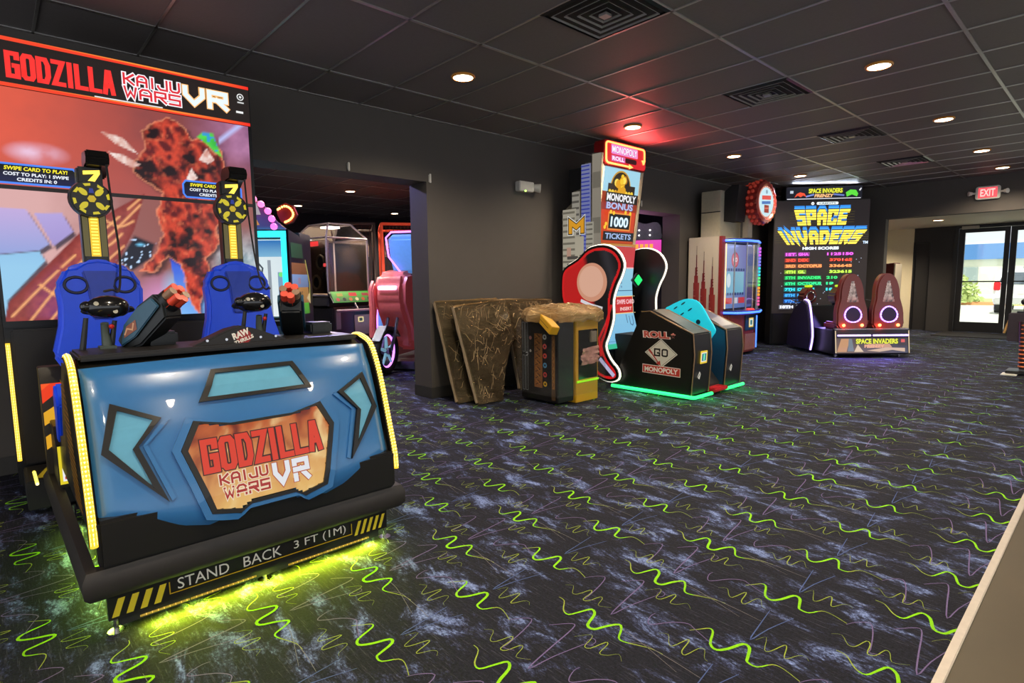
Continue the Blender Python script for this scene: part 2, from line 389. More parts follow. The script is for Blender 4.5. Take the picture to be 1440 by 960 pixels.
CELL=[
('g', 0.02, [(-1.518, 2.099), (-1.484, 2.093), (-1.442, 2.042), (-1.407, 2.034), (-1.386, 2.085), (-1.367, 2.127), (-1.337, 2.107), (-1.312, 2.035), (-1.278, 2.032), (-1.257, 2.082), (-1.23, 2.124), (-1.206, 2.104), (-1.182, 2.057), (-1.155, 2.052), (-1.103, 2.075), (-1.064, 2.09), (-1.02, 2.093)]),
('g', 0.02, [(-1.027, 1.831), (-1.003, 1.866), (-0.982, 1.894), (-0.962, 1.883), (-0.935, 1.813), (-0.903, 1.797), (-0.876, 1.835), (-0.853, 1.896), (-0.827, 1.89), (-0.808, 1.834), (-0.798, 1.812), (-0.764, 1.812), (-0.734, 1.861), (-0.698, 1.865), (-0.638, 1.842)]),
('y', 0.008, [(-1.098, 2.185), (-1.069, 2.206), (-1.041, 2.165), (-1.021, 2.157), (-1.003, 2.23), (-0.993, 2.216), (-0.984, 2.158), (-0.964, 2.146), (-0.95, 2.212), (-0.932, 2.222), (-0.91, 2.18), (-0.893, 2.172)]),
('y', 0.008, [(-1.3, 1.944), (-1.265, 1.997), (-1.248, 1.979), (-1.238, 1.93), (-1.216, 1.935), (-1.199, 2.001), (-1.186, 1.994), (-1.177, 1.938), (-1.15, 1.948), (-1.126, 1.982), (-1.097, 1.958)]),
('y', 0.008, [(-1.563, 1.732), (-1.534, 1.752), (-1.5, 1.707), (-1.478, 1.716), (-1.461, 1.777), (-1.445, 1.763), (-1.438, 1.703), (-1.415, 1.709), (-1.4, 1.766), (-1.384, 1.76), (-1.367, 1.712), (-1.337, 1.726), (-1.32, 1.738)]),
('y', 0.008, [(-0.832, 1.951), (-0.812, 1.994), (-0.786, 1.919), (-0.768, 1.928), (-0.749, 1.994), (-0.737, 1.986), (-0.723, 1.93), (-0.711, 1.929), (-0.692, 1.972), (-0.673, 1.983), (-0.656, 1.968)]),
('l', 0.01, [(-1.413, 2.383), (-1.358, 2.453), (-1.336, 2.431), (-1.315, 2.281), (-1.292, 2.153), (-1.276, 2.262), (-1.244, 2.398)]),
('l', 0.008, [(-1.176, 2.286), (-1.179, 2.26), (-1.165, 2.219), (-1.145, 2.213), (-1.099, 2.282), (-1.052, 2.317), (-1.014, 2.303), (-0.931, 2.27)]),
('b', 0.009, [(-0.875, 2.172), (-0.861, 2.044), (-0.846, 1.937), (-0.828, 2.046), (-0.79, 2.187)]),
('d', 0.005, [(-1.143, 1.602), (-1.098, 1.635), (-1.024, 1.635), (-0.951, 1.631), (-0.868, 1.623)]),
('l', 0.008, [(-1.544, 2.288), (-1.524, 2.328), (-1.485, 2.362), (-1.458, 2.296), (-1.437, 2.19), (-1.436, 2.167), (-1.395, 2.185)]),
('d', 0.004, [(-0.938, 2.046), (-1.15, 2.101), (-1.269, 2.101)]),
('l', 0.005, [(-1.252, 1.965), (-1.245, 1.986), (-1.226, 1.978), (-1.225, 1.949), (-1.243, 1.944), (-1.252, 1.965)]),
]
CELLO = (-1.36, 2.1)
def make_floor():
    mb = MB(); mb.add([(-15, -4, 0), (-.33, -4, 0), (-.33, 18, 0), (-15, 18, 0)], [(0, 1, 2, 3)])
    mi = {'g': 1, 'y': 2, 'l': 3, 'b': 4, 'd': 5}
    px, py = .906, .455
    for i in range(-10, 3):
        for j in range(-6, 31):
            cx, cy = CELLO[0]+i*px, CELLO[1]+j*py
            if cx < -5.5 and not (0 < cy < 6): continue
            far = cy > 6.5
            for c, wd, pts in CELL:
                if cy > 9 and c in 'db': continue
                pp = [(x-CELLO[0]+cx, y-CELLO[1]+cy) for x, y in pts]
                pp = [tuple(q) for q in smooth_pts(pp, 1 if far else 3)]
                n = len(pp); Lf = []
                for k, q in enumerate(pp):
                    a = Vector(pp[max(k-1, 0)]); b = Vector(pp[min(k+1, n-1)]); t = (b-a); t = t.normalized() if t.length > 1e-6 else Vector((1, 0))
                    u = k/(n-1); ww = (.45 if c == 'y' else .6)*(.82 if 2.6 < cy <= 4.5 else .62 if 4.5 < cy < 7.5 else .48 if cy >= 7.5 else 1)*wd*(.22+.78*abs(math.sin(math.pi*min(1, u*1.05)))**1.5) if c in 'gy' else .5*wd*(.5+.5*math.sin(math.pi*u))
                    Lf.append((q[0]-t.y*ww/2, q[1]+t.x*ww/2, q[0]+t.y*ww/2, q[1]-t.x*ww/2))
                for k in range(n-1):
                    a, b = Lf[k], Lf[k+1]
                    if max(a[0], b[0], a[2], b[2]) > -.335: continue
                    z = .0012+.0002*mi[c]
                    mb.add([(a[0], a[1], z), (a[2], a[3], z), (b[2], b[3], z), (b[0], b[1], z)], [(0, 1, 2, 3)], None, 2 if c == 'g' and math.hypot(a[0]-a[2], a[1]-a[3]) < .0052*(.75 if cy > 4.5 else 1) else mi[c])
    yarn = lambda n, c: mat(n, c, .8, nz=.35, scale=160, spec=.2)
    return struct('floor', mb, [carpet_mat(), yarn('yarn_lime', lin(132, 202, 15)), yarn('yarn_yellow', lin(148, 165, 62)), yarn('yarn_lilac', lin(112, 98, 142)), yarn('yarn_blue', lin(80, 98, 150)), yarn('yarn_grey', lin(120, 116, 118))], recalc=False)
make_floor()
def plank_mat():
    m = mat('vinyl_plank', lin(80, 70, 54), .45, nz=.2, scale=3)
    return m
struct('floor_vinyl', MB().box(-.318, 6, -4, 18, -.04, .004), plank_mat())
struct('trim_1', MB().box(-.345, -.315, -4, 17, 0, .012), mat('edge_trim', lin(205, 195, 185), .4, .3), bevel=.003)
TX = [-.92+1.2192*i for i in range(-12, 6)]; TY = [5.854+.6096*j for j in range(-16, 12)]
TILE = mat('ceiling_tile', lin(128, 120, 118), .55, nz=.10, scale=55, bump=.05, spec=.45)
BAR = mat('ceiling_grid_bar', (.62, .6, .58), .36, .9)
def make_ceiling():
    mb = MB(); z = CEIL
    mb.box(-15, 6, -4, 13.2, z, z+.05, None, 0)
    def bar(x0, x1, y0, y1): mb.box(x0, x1, y0, y1, z-.007, z-.0001, None, 1)
    for x in TX:
        if -5.2 < x < 6: bar(x-.012, x+.012, -4, 13)
        elif x < -5.6: bar(x-.012, x+.012, -2, 11)
    for y in TY:
        if y < 13: bar(-5.23, 6, y-.008, y+.008)
        if -2 < y < 11: bar(-14, -5.58, y-.008, y+.008)
    bar(-5.235, -5.205, -4, 13)
    return struct('ceiling', mb, [TILE, BAR])
make_ceiling()
WX0, WX1 = -5.57, -5.235
mb = MB()
for y0, y1, z0, z1 in ((-4, 1.0, 0, CEIL), (1.0, 3.58, 2.385, CEIL), (3.58, 6.3, 0, CEIL), (6.3, 8.7, 2.385, CEIL), (8.7, 13, 0, CEIL)):
    mb.box(WX0, WX1, y0, y1, z0, z1)
struct('wall_left', mb, WALL)
mb = MB()
for y0, y1 in ((3.572, 6.308), (8.692, 13), (-4, 1.008)): mb.box(WX0-.008, WX1+.008, y0, y1, 0, .13)
struct('baseboard_left', mb, TRIMB, bevel=.004)
mb = MB(); mb.box(WX0, -3.32, 13, 13.2, 0, CEIL); mb.box(-3.32, 6, 13, 13.2, 2.42, CEIL)
struct('wall_far', mb, WALL)
struct('baseboard_far', MB().box(WX1, -3.312, 12.99, 13.2, 0, .12), TRIMB, bevel=.004)
mb = MB(); mb.box(-14.2, -14, -2.2, 11.2, 0, CEIL); mb.box(-14, WX0, -2.2, -2, 0, CEIL); mb.box(-14, WX0, 11, 11.2, 0, CEIL)
struct('wall_backroom', mb, WALLB)
# vestibule beyond the far wall: low ceiling, cream corridor end, door wall
struct('ceiling_vestibule', MB().box(-6.5, 3, 13.2, 17, 2.45, 2.5), mat('vestibule_ceiling', lin(240, 232, 212), .8, nz=.05))
mb = MB(); mb.box(-6.5, -3.62, 16.6, 16.8, 0, 2.45); mb.box(-6.6, -6.5, 13.2, 16.8, 0, 2.45)
struct('wall_corridor', mb, CREAM)
mb = MB(); mb.box(-3.3, -2.84, 16.6, 16.8, 0, 2.45); mb.box(-3.62, -3.3, 16.6, 16.8, 2.12, 2.45); mb.box(1.3, 3, 16.6, 16.8, 0, 2.45); mb.box(3, 3.1, 13.2, 16.8, 0, 2.45)
struct('wall_entrance', mb, mat('entrance_wall', lin(52, 49, 48), .7, nz=.06))
FR = mat('door_frame_black', lin(30, 29, 30), .4)
def make_doors():
    d = thing('door_3', 'plain dark corridor door standing beside the cream wall', 'door', (-3.46, 16.6, 0), kind='structure')
    build('door_leaf', MB().box(-3.58, -3.34, 16.61, 16.65, .01, 2.08), mat('dark_door', lin(34, 32, 32), .5), d)
    f = MB()
    for a, b in ((-3.62, -3.58), (-3.34, -3.3)): f.box(a, b, 16.585, 16.66, 0, 2.12)
    f.box(-3.58, -3.34, 16.585, 16.66, 2.08, 2.12); build('door_frame', f, FR, d)
    f = MB(); f.box(-2.84, -2.76, 16.58, 16.7, 0, 2.45); f.box(-2.76, 1.3, 16.58, 16.7, 2.38, 2.45); f.box(1.22, 1.3, 16.58, 16.7, 0, 2.38); f.box(-.8, -.72, 16.58, 16.7, 0, 2.38)
    struct('door_frame', f, FR)
    for i, (x0, x1, lab) in enumerate(((-2.755, -1.86, 'black framed glass entrance door with silver closer above, left leaf with the whole pane in view'), (-1.85, -.81, 'black framed glass entrance door at the right edge, behind the small dark podium'))):
        d = thing('door_%d' % (i+1), lab, 'door', ((x0+x1)/2, 16.64, 0), kind='structure')
        gx0, gx1 = x0+.11, x1-.09
        f = MB(); f.box(x0, gx0, 16.61, 16.67, .01, 2.375); f.box(gx1, x1, 16.61, 16.67, .01, 2.375); f.box(gx0, gx1, 16.61, 16.67, .01, .24); f.box(gx0, gx1, 16.61, 16.67, 2.28, 2.375)
        build('frame', f, FR, d)
        build('glass_pane', MB().box(gx0, gx1, 16.635, 16.645, .24, 2.28), glass_mat('door_glass', (.97, 1, .97)), d)
        build('push_bar', MB().tube([(gx0-.02, 16.56, 1.17), (gx1+.02, 16.56, 1.17)], .014, 8).tube([(gx0, 16.56, 1.17), (gx0, 16.62, 1.17)], .012, 6).tube([(gx1, 16.56, 1.17), (gx1, 16.62, 1.17)], .012, 6), mat('bar_black', (.02, .02, .02), .4), d, smooth=True)
        if i == 0: build('door_closer', MB().box(gx0-.06, gx0+.25, 16.53, 16.6, 2.36, 2.43), mat('closer_silver', lin(190, 180, 160), .4, .4), d, bevel=.006, label='silver door closer')
make_doors()
struct('floor_mat', MB().box(-2.9, .9, 15.2, 16.5, 0, .014), mat('entry_mat', lin(30, 29, 31), .9, nz=.3, scale=120))
# outdoors, seen through the door glass
struct('ground', MB().box(-40, 30, 17.0, 80, -.12, -.02), mat('pale_pavement', lin(225, 222, 205), .9, nz=.06, scale=2))
struct('ground_verge', MB().box(-40, 30, 34, 41, -.019, .02), mat('pale_grass', lin(190, 200, 130), .9, nz=.25, scale=6))
b = thing('building', 'pale building with a broad blue band across the street', 'building', (-5, 52, 0))
build('wall', MB().box(-32, 20, 52, 60, -.1, 2.43), mat('pale_render', lin(222, 224, 205), .8), b)
build('roof_band', MB().box(-32.2, 20.2, 51.7, 60, 2.43, 3.5), mat('blue_fascia', lin(78, 128, 190), .6, nz=.1, scale=1), b)
build('parapet', MB().box(-32.2, 20.2, 51.8, 60, 3.5, 3.62), mat('pale_parapet', lin(225, 226, 222), .7), b)
for k in range(12): build('window', MB().box(-29+4*k, -27.4+4*k, 51.93, 52, .8, 1.9), mat('far_window', lin(150, 165, 165), .2), b)
def bush(x, y, r, lab):
    t = thing('bush', lab, 'bush', (x, y, 0)); rng = random.Random(int(x*10))
    m = MB()
    for k in range(620):
        a, b_ = rng.uniform(0, 6.28), math.acos(rng.uniform(0, 1)); rr = r*rng.uniform(.6, 1.05)
        p = Vector((x+rr*math.sin(b_)*math.cos(a), y+rr*math.sin(b_)*math.sin(a), .1+rr*1.1*math.cos(b_)))
        d = Vector((rng.uniform(-1, 1), rng.uniform(-1, 1), rng.uniform(-1, 1))).normalized()*.13; e = d.orthogonal().normalized()*.07
        m.add([p-d, p+e, p+d, p-e], [(0, 1, 2, 3)])
    build('foliage', m, mat('bush_leaves', lin(178, 195, 120), .8, nz=.3), t, recalc=False)
    build('stem', MB().cyl((x, y, 0), (x, y, r*.7), .08, .04, 6), mat('stem_brown', lin(110, 90, 60), .8), t)
bush(-5.6, 33, 1.1, 'leafy green bush outside the glass door, left of the car')
bush(-7.2, 36, 1.3, 'larger green bush outside the glass door, farther from the car')
def make_car():
    t = thing('car', 'white hatchback parked outside the glass entrance doors', 'car', (-1.6, 26, 0))
    y0, y1 = 25.1, 29.4; x0, x1 = -3.15, -1.4
    prof = [(y0, .35), (y0+.05, .95), (y0+.35, 1.45), (y0+.75, 1.52), (y0+2.2, 1.5), (y0+3.0, 1.02), (y1-.2, .85), (y1, .6), (y1-.05, .3)]
    build('body', MB().prism([(y, z) for y, z in prof], 'x', x0, x1), mat('white_car_paint', lin(240, 240, 238), .25, coat=.6), t, bevel=.07)
    f = MB(); f.add([(x0+.12, y0+.075, 1.0), (x1-.12, y0+.075, 1.0), (x1-.22, y0+.3, 1.4), (x0+.22, y0+.3, 1.4)], [(0, 1, 2, 3)]).xf(Matrix.Translation((0, -.012, 0)))
    build('rear_window', f, mat('car_glass', lin(70, 80, 90), .1), t)
    for x in (x0+.1, x1-.1): build('tail_light', MB().box(x-.09, x+.09, y0+.01, y0+.12, .8, 1.08), mat('tail_red', lin(210, 40, 50), .25), t, bevel=.02)
    for x in (x0+.1, x1-.1):
        for y in (y0+.75, y1-.85): build('wheel', MB().cyl((x-.1, y, .32), (x+.1, y, .32), .32, n=20), mat('tyre', (.02, .02, .02), .7), t, smooth=True)
    build('bumper', MB().box(x0+.03, x1-.03, y0-.05, y0+.1, .32, .55), mat('bumper_grey', lin(190, 190, 190), .5), t, bevel=.03)
    build('number_plate', MB().box(-2.52, -2.02, y0+.0, y0+.04, .68, .8), mat('plate_pale', lin(225, 225, 215), .5), t)
make_car()
struct('ground_kerb', MB().box(-30, 20, 32.6, 33.0, -.02, .12), mat('kerb_orange', lin(225, 160, 110), .8))

# ------------------------------------------------------------------ ceiling lamps and vents
LENS = mat('lamp_lens', (1, .93, .8), .4, emit=9, ecol=(1, .86, .62))
def downlight(x, y, z, label, group, power=23, col=(1, .84, .62)):
    t = thing('recessed_downlight', label, 'ceiling light', (x, y, z), 0, group)
    build('trim_ring', MB().tube([(x+.092*math.cos(a*math.pi/14), y+.092*math.sin(a*math.pi/14), z-.008) for a in range(28)], .012, 6, True), mat('trim_lamp_glow', lin(235, 160, 70), .35), t, smooth=True)  # orange lamp light is painted into the trim colour
    build('lens', MB().cyl((x, y, z-.016), (x, y, z-.004), .082, n=24), LENS, t)
    light('SPOT', (x, y, z-.03), power*6, col, .08, t, spot=R(150))
G = 'recessed ceiling lights over the arcade floor'
for x, y, s in ((-1.53, 3.115, 'recessed ceiling light just above the top edge of the photo, over the carpet'), (-1.53, .676, 'recessed ceiling light behind the top edge of the photo, nearest the blue ride front'), (-1.53, -1.763, 'recessed ceiling light behind the camera, over the carpet'), (.91, .676, 'recessed ceiling light over the brown floor, above the camera'), (.91, -1.763, 'recessed ceiling light over the brown floor, behind the camera'), (.91, 3.115, 'recessed ceiling light over the brown floor, nearer one'), (.91, 5.55, 'recessed ceiling light over the brown floor, farther one')): downlight(x, y, CEIL, s, G)
for x, y, s in ((-3.965, 3.115, 'recessed ceiling light nearest the camera, between the big screen and the ticket tower'), (-3.965, 5.55, 'recessed ceiling light right above the tall ticket tower sign'),
    (-3.945, 7.95, 'recessed ceiling light just left of the round bottle cap sign'), (-3.945, 10.35, 'recessed ceiling light above the giant score screen'),
    (-1.53, 5.55, 'largest recessed ceiling light of the right row, beside the bluish ceiling vent'), (-1.53, 7.95, 'second recessed ceiling light of the right row'),
    (-1.53, 10.33, 'third recessed ceiling light of the right row, beyond the last vent'), (-1.53, 12.2, 'farthest recessed ceiling light of the right row, above the exit sign')):
    downlight(x, y, CEIL, s, G)
downlight(-2.75, 14.4, 2.45, 'recessed light in the low pale ceiling before the entrance doors', None, 14)
downlight(-4.7, 15.2, 2.45, 'recessed light in the side corridor, over the cream wall', None, 60)
for y, s in ((.32, 'recessed ceiling light behind the header, over the video cabinet'), (2.76, 'recessed ceiling light behind the header, over the cyan lit game'), (5.2, 'recessed ceiling light behind the wall, over the pink bike')): downlight(-7.7, y, CEIL, s, 'recessed ceiling lights in the back room', 22)
for x, y, s in ((-10.14, 5.2, 'nearer ceiling light seen through the wide wall opening, above the clear cage game'), (-12.7, 5.24, 'smaller ceiling light seen through the wide wall opening, above the cyan lit game'), (-12.7, 7.7, 'dim ceiling light seen through the wall opening, beside the grey pillar')):
    downlight(x, y, CEIL, s, 'recessed ceiling lights in the back room', 22)
def vent(y0, label, hue):
    x0, x1 = -2.749, -2.139; y1 = y0+.6096; z = CEIL; cx, cy = (x0+x1)/2, y0+.305
    t = thing('ceiling_vent', label, 'ceiling vent', (cx, cy, z), 0, 'square louvred vents in the ceiling')
    build('back_plate', MB().box(x0+.01, x1-.01, y0+.01, y1-.01, z-.006, z-.001), mat('vent_dark', (.006, .006, .007), .6), t)
    def ring(h, wd, z0, z1):
        m = MB()
        for sx, sy in ((1, 0), (-1, 0), (0, 1), (0, -1)):
            a = [(cx+(sx or 0)*h+(sy and -h or 0), cy+(sy or 0)*h+(sx and -h or 0)), (cx+(sx or 0)*h+(sy and h or 0), cy+(sy or 0)*h+(sx and h or 0))]
            b = [(cx+sx*(h-wd)+(sy and -(h-wd) or 0), cy+sy*(h-wd)+(sx and -(h-wd) or 0)), (cx+sx*(h-wd)+(sy and (h-wd) or 0), cy+sy*(h-wd)+(sx and (h-wd) or 0))]
            q = [(*a[0], z0), (*a[1], z0), (*b[1], z1), (*b[0], z1)]; q2 = [(u, v, k-.003) for u, v, k in q]
            m.add(q+q2, [(0, 1, 2, 3), (7, 6, 5, 4), (0, 4, 5, 1), (1, 5, 6, 2), (2, 6, 7, 3), (3, 7, 4, 0)])
        return m
    build('frame', ring(.303, .022, z-.004, z-.012), mat('vent_frame', (.05, .05, .052), .3, .6), t)
    for k, h in enumerate((.25, .19, .13, .075)): build('louvre', ring(h, .009, z-.02, z-.012), mat('vent_louvre', (.5, .48, .46), .3, .55), t)
    build('core', MB().box(cx-.03, cx+.03, cy-.03, cy+.03, z-.03, z-.012), mat('vent_louvre', (.5, .48, .46), .3, .55), t)
for y0, s in ((2.80, 'largest square ceiling vent at the top edge, nearest the camera'), (5.244, 'square ceiling vent tinted blue and green, second from the camera'), (7.65, 'square ceiling vent with yellowish louvres, third from the camera'), (10.07, 'smallest square ceiling vent, farthest from the camera')):
    vent(y0, s, 0)
def wall_bits():
    x = WX1
    for y, z0, z1, s in ((2.67, 2.39, 2.47, 'small white sensor stub above the middle of the wide opening'), (3.62, 2.375, 2.47, 'small white sensor stub at the corner of the wide opening'), (7.55, 2.43, 2.52, 'small white sensor stub above the far opening, beside the ticket tower')):
        t = thing('wall_sensor', s, 'sensor', (x, y, (z0+z1)/2), 0, 'small white sensors on the left wall')
        build('housing', MB().cyl((x+.017, y, z0), (x+.017, y, z1), .013, n=10), WHITE, t, bevel=.004)
        build('wall_plate', MB().box(x, x+.006, y-.012, y+.012, z0+.01, z1-.01), WHITE, t)
    t = thing('emergency_light', 'white emergency light unit with side lamp head on the left wall', 'emergency light', (x, 5.03, 2.46))
    build('housing', MB().box(x, x+.09, 4.89, 5.14, 2.41, 2.53), WHITE, t, bevel=.008)
    build('lamp_head', MB().cyl((x+.05, 5.14, 2.47), (x+.05, 5.16, 2.47), .03, n=12).cyl((x+.05, 5.16, 2.47), (x+.12, 5.22, 2.46), .045, .055, 14), WHITE, t, smooth=True)
    build('indicator', MB().ball((x+.085, 4.99, 2.415), .012, 8), mat('green_led', (.4, 1, .1), .4, emit=4, ecol=(.4, 1, .1)), t, label='green indicator lamp')
    t = thing('exit_sign', 'red exit sign with two lamp heads on the wall over the entrance', 'exit sign', (-1.79, 13, 2.74))
    build('housing', MB().prism(rrect(-1.965, -1.625, 2.63, 2.855, .04), 'y', 12.945, 12.995), WHITE, t, bevel=.006)
    for a, b in ((-1.97, -2.06), (-1.62, -1.53)): build('lamp_head', MB().cyl((a, 12.97, 2.745), ((a+b)/2, 12.96, 2.745), .02, n=10).cyl(((a+b)/2, 12.97, 2.745), (b, 12.94, 2.745), .03, .042, 12), WHITE, t, smooth=True)
    ar = Art((0, 12.944, 0), (1, 0, 0), (0, 0, 1))
    ar.rect(-1.925, -1.665, 2.655, 2.83, (.9, .08, .1)); ar.text('EXIT', -1.795, 2.68, .125, (1, .55, .5), .02, w=.2)
    ar.done('sign_face', attr_mat('exit_face', .4, 1.0), t, label='glowing red face reading EXIT')
wall_bits()
# ------------------------------------------------------------------ big screen cabinet behind the ride
YEL = (1.0, .60, .03)
def hazard(ar, a0, a1, b0, b1, n, w=.5, sk=1.0, col=(.75, .6, .03), slope=1):
    st = (a1-a0)/n; h = (b1-b0)*sk
    for i in range(n):
        x = a0+i*st; ar.polys([[(x, b0), (x+st*w, b0), (x+st*w+h*slope, b1), (x+h*slope, b1)]], col)
def led_strip(name, path, parent, r=.012, bead=.017, col=YEL, hot=(1, .84, .36)):
    m = MB().tube(path, r, 6, col=col, mi=0)
    P = [Vector(p) for p in path]; acc = 0
    for a, b in zip(P, P[1:]):
        L = (b-a).length; d = (b-a)/L; t = bead-acc
        while t < L: m.ball(a+d*t, r*1.08, 6, col=hot, mi=1); t += bead
        acc = (acc+L) % bead
    return build(name, m, [NEON, HOT], parent, smooth=True)
def video_cabinet():
    t = thing('video_cabinet', 'giant screen cabinet with red banner lettering behind the blue two-seat ride', 'arcade machine', (-4.9, .81, 0))
    y0, y1, X = .05, 1.57, -4.6
    build('body', MB().box(-5.15, X-.03, y0, y1, .06, 2.79), BLACK, t, bevel=.01)
    build('bezel', MB().box(X-.03, X-.005, y0, y1, 1.06, 2.785), mat('bezel_black', (.006, .006, .007), .3), t, bevel=.004)
    build('lower_panel', MB().box(X-.03, X+.02, y0+.03, y1-.03, .2, 1.05), mat('panel_dark', lin(38, 34, 32), .35), t, bevel=.012)
    # banner
    ar = Art((X+.001, 0, 0), (0, 1, 0), (0, 0, 1))
    ar.rect(.06, 1.56, 2.5, 2.785, lin(34, 26, 24))
    for z in (2.768, 2.505): ar.poly([(.06, z-.011), (.8, z-.011), (1.56, z-.011), (1.56, z+.011), (.8, z+.011), (.06, z+.011)], [lin(235, 70, 40), lin(255, 160, 60), lin(235, 40, 30)]+[lin(235, 40, 30), lin(255, 160, 60), lin(235, 70, 40)])
    ar.polys(stroke_text('gODZILLa', .18, 2.545, .54, .155, .026, .05), lin(255, 52, 48))
    for s, z in (('KAIJU', 2.632), ('WARS', 2.548)):
        ar.polys(stroke_text(s, .765, z, .335, .075, .015, .14, .013), lin(245, 240, 245)); ar.polys(stroke_text(s, .765, z, .335, .075, .013, .14), lin(215, 45, 55))
    ar.polys(stroke_text('VR', 1.115, 2.572, .295, .13, .032, .12, .012), lin(250, 190, 120)); ar.polys(stroke_text('VR', 1.115, 2.572, .295, .13, .03, .12), lin(225, 238, 245))
    ar.line([(.607, 2.52), (.981, 2.52)], .007, lin(230, 230, 230))
    ar.disc(1.497, 2.693, .024, lin(235, 235, 235)); ar.disc(1.497, 2.693, .018, lin(30, 26, 26)); ar.disc(1.497, 2.693, .009, lin(220, 220, 220))
    ar.rect(1.475, 1.52, 2.648, 2.658, lin(200, 200, 200)); ar.rect(1.462, 1.512, 2.575, 2.59, lin(230, 230, 230))
    ar.done('banner', SCREEN, t, label='black lit banner with red and white lettering')
    # picture: a plain red rocky landscape stands in for the game art
    c = lin
    ar = Art((X, 0, 0), (0, 1, 0), (0, 0, 1))
    S1 = [(.0, 1.783), (.209, 1.78), (.306, 1.572), (.253, 1.532), (.0, 1.496)]; S2 = [(0, 1.49), (.253, 1.526), (.278, 1.469), (.085, 1.23), (.06, 1.1), (0, 1.1)]; S3 = [(.246, 1.758), (.382, 1.768), (.431, 1.654), (.325, 1.56)]
    SAIL = [(.05, 1.08), (.089, 1.218), (.297, 1.456), (.503, 1.697), (.667, 1.815), (.839, 1.931), (.762, 1.684), (.639, 1.433), (.562, 1.297), (.45, 1.08)]
    VEIN = [smooth_pts(l, 4) for l in ([(.096, 1.13), (.357, 1.431), (.825, 1.909)], [(.18, 1.1), (.384, 1.379), (.657, 1.679), (.809, 1.853)], [(.28, 1.1), (.454, 1.326), (.695, 1.572)], [(.387, 1.418), (.482, 1.405), (.598, 1.487)], [(.504, 1.565), (.604, 1.569), (.69, 1.653)], [(.38, 1.1), (.5, 1.3), (.62, 1.42)], [(.24, 1.32), (.33, 1.24), (.42, 1.24)], [(.6, 1.74), (.68, 1.7), (.76, 1.74)])]
    ROCK = [(.80, 2.14), (.86, 2.24), (.85, 2.35), (.95, 2.43), (1.02, 2.46), (1.12, 2.41), (1.15, 2.33), (1.22, 2.37), (1.3, 2.26), (1.34, 2.3), (1.38, 2.1), (1.34, 1.95), (1.37, 1.85), (1.27, 1.72), (1.29, 1.6), (1.2, 1.5), (1.22, 1.36), (1.15, 1.22), (1.12, 1.08), (1.05, 1.25), (1.03, 1.45), (.95, 1.5), (.86, 1.40), (.77, 1.39), (.87, 1.53), (.93, 1.66), (.9, 1.8), (.95, 1.94), (.86, 2.0), (.78, 2.08)]
    BLUEP = [(.959, 1.508), (1.094, 1.584), (1.182, 1.257), (1.172, 1.08), (1.01, 1.08)]; CRM = [(1.008, 1.48), (1.117, 1.519), (1.151, 1.317), (1.159, 1.227)]
    ORB = [(.692, 1.53), (.759, 1.643), (.877, 1.592), (.845, 1.492), (.731, 1.406), (.654, 1.475)]; GRN = [(1.19, 2.36), (1.23, 2.40), (1.294, 2.40), (1.345, 2.24), (1.30, 2.27), (1.26, 2.31)]
    SHARD = [[(.622, 2.306), (.735, 2.285), (.82, 2.19), (.694, 2.239)], [(.651, 2.182), (.738, 2.171), (.83, 2.12), (.777, 2.095), (.705, 2.132)], [(1.19, 2.2), (1.245, 2.29), (1.294, 2.21), (1.25, 2.18)], [(1.1, 2.055), (1.137, 2.134), (1.174, 2.07), (1.137, 2.04)]]
    def inside(p, P, w_=.006):
        x0, x1 = min(q[0] for q in P)-.02, max(q[0] for q in P)+.02; z0, z1 = min(q[1] for q in P)-.02, max(q[1] for q in P)+.02
        if not (x0 < p[0] < x1 and z0 < p[1] < z1): return 0, 9
        d = sdist(p, P); return max(0, min(1, .5-d/w_)), d
    def pic(y, z):
        p = (y, z); n = vnoise(y*9, z*9, 4); n2 = vnoise(y*34, z*30, 3, 5)
        if z > 1.9:
            col = mixc(c(216, 88, 66), c(128, 66, 66), (y-.1)/.9+.25*(n-.5)); col = mixc(col, c(168, 80, 74), .6*max(0, (2.2-z)/.3)); k = max(0, 1-math.hypot((y-.29)/.17, (z-2.12)/.075)); col = mixc(col, c(225, 190, 215), min(1, 1.5*k*n*1.3))
            k = max(0, min(1, (y-1.1)/.35))*max(0, min(1, (z-2.1)/.2)); col = mixc(col, mixc(c(95, 55, 90), c(190, 130, 170), n), k)
            k = max(0, 1-abs((z-2.44)-(y-1.43)*.9)/.035)*(1 if 1.33 < y < 1.52 else 0); col = mixc(col, c(180, 185, 235), k)
        else:
            col = mixc(c(206, 160, 158), c(140, 84, 80), (y-.3)/.5+.3*(n-.5))
            col = mixc(col, c(214, 150, 200), max(0, 1-math.hypot((y-.9)/.22, (z-1.2)/.22))); col = mixc(col, c(140, 190, 225), max(0, 1-math.hypot((y-.98)/.1, (z-1.28)/.16)))
            if y > 1.2: col = mixc(col, mixc(c(70, 110, 125), c(200, 210, 215), n2), min(1, (y-1.2)*8)*min(1, max(0, (1.75-z)*4)))
        for P, c0, c1 in ((S1, (182, 160, 208), (120, 150, 205)), (S2, (112, 160, 212), (140, 190, 222)), (S3, (172, 156, 210), (140, 130, 190))):
            k, d = inside(p, P, .008); k2, d2 = inside((y-.014, z+.024), P, .012)
            col = mixc(col, c(46, 40, 60), k2*.9); col = mixc(col, mixc(c(*c0), c(*c1), (1.78-z)/.35), k)
        k, d = inside(p, SAIL, .008)
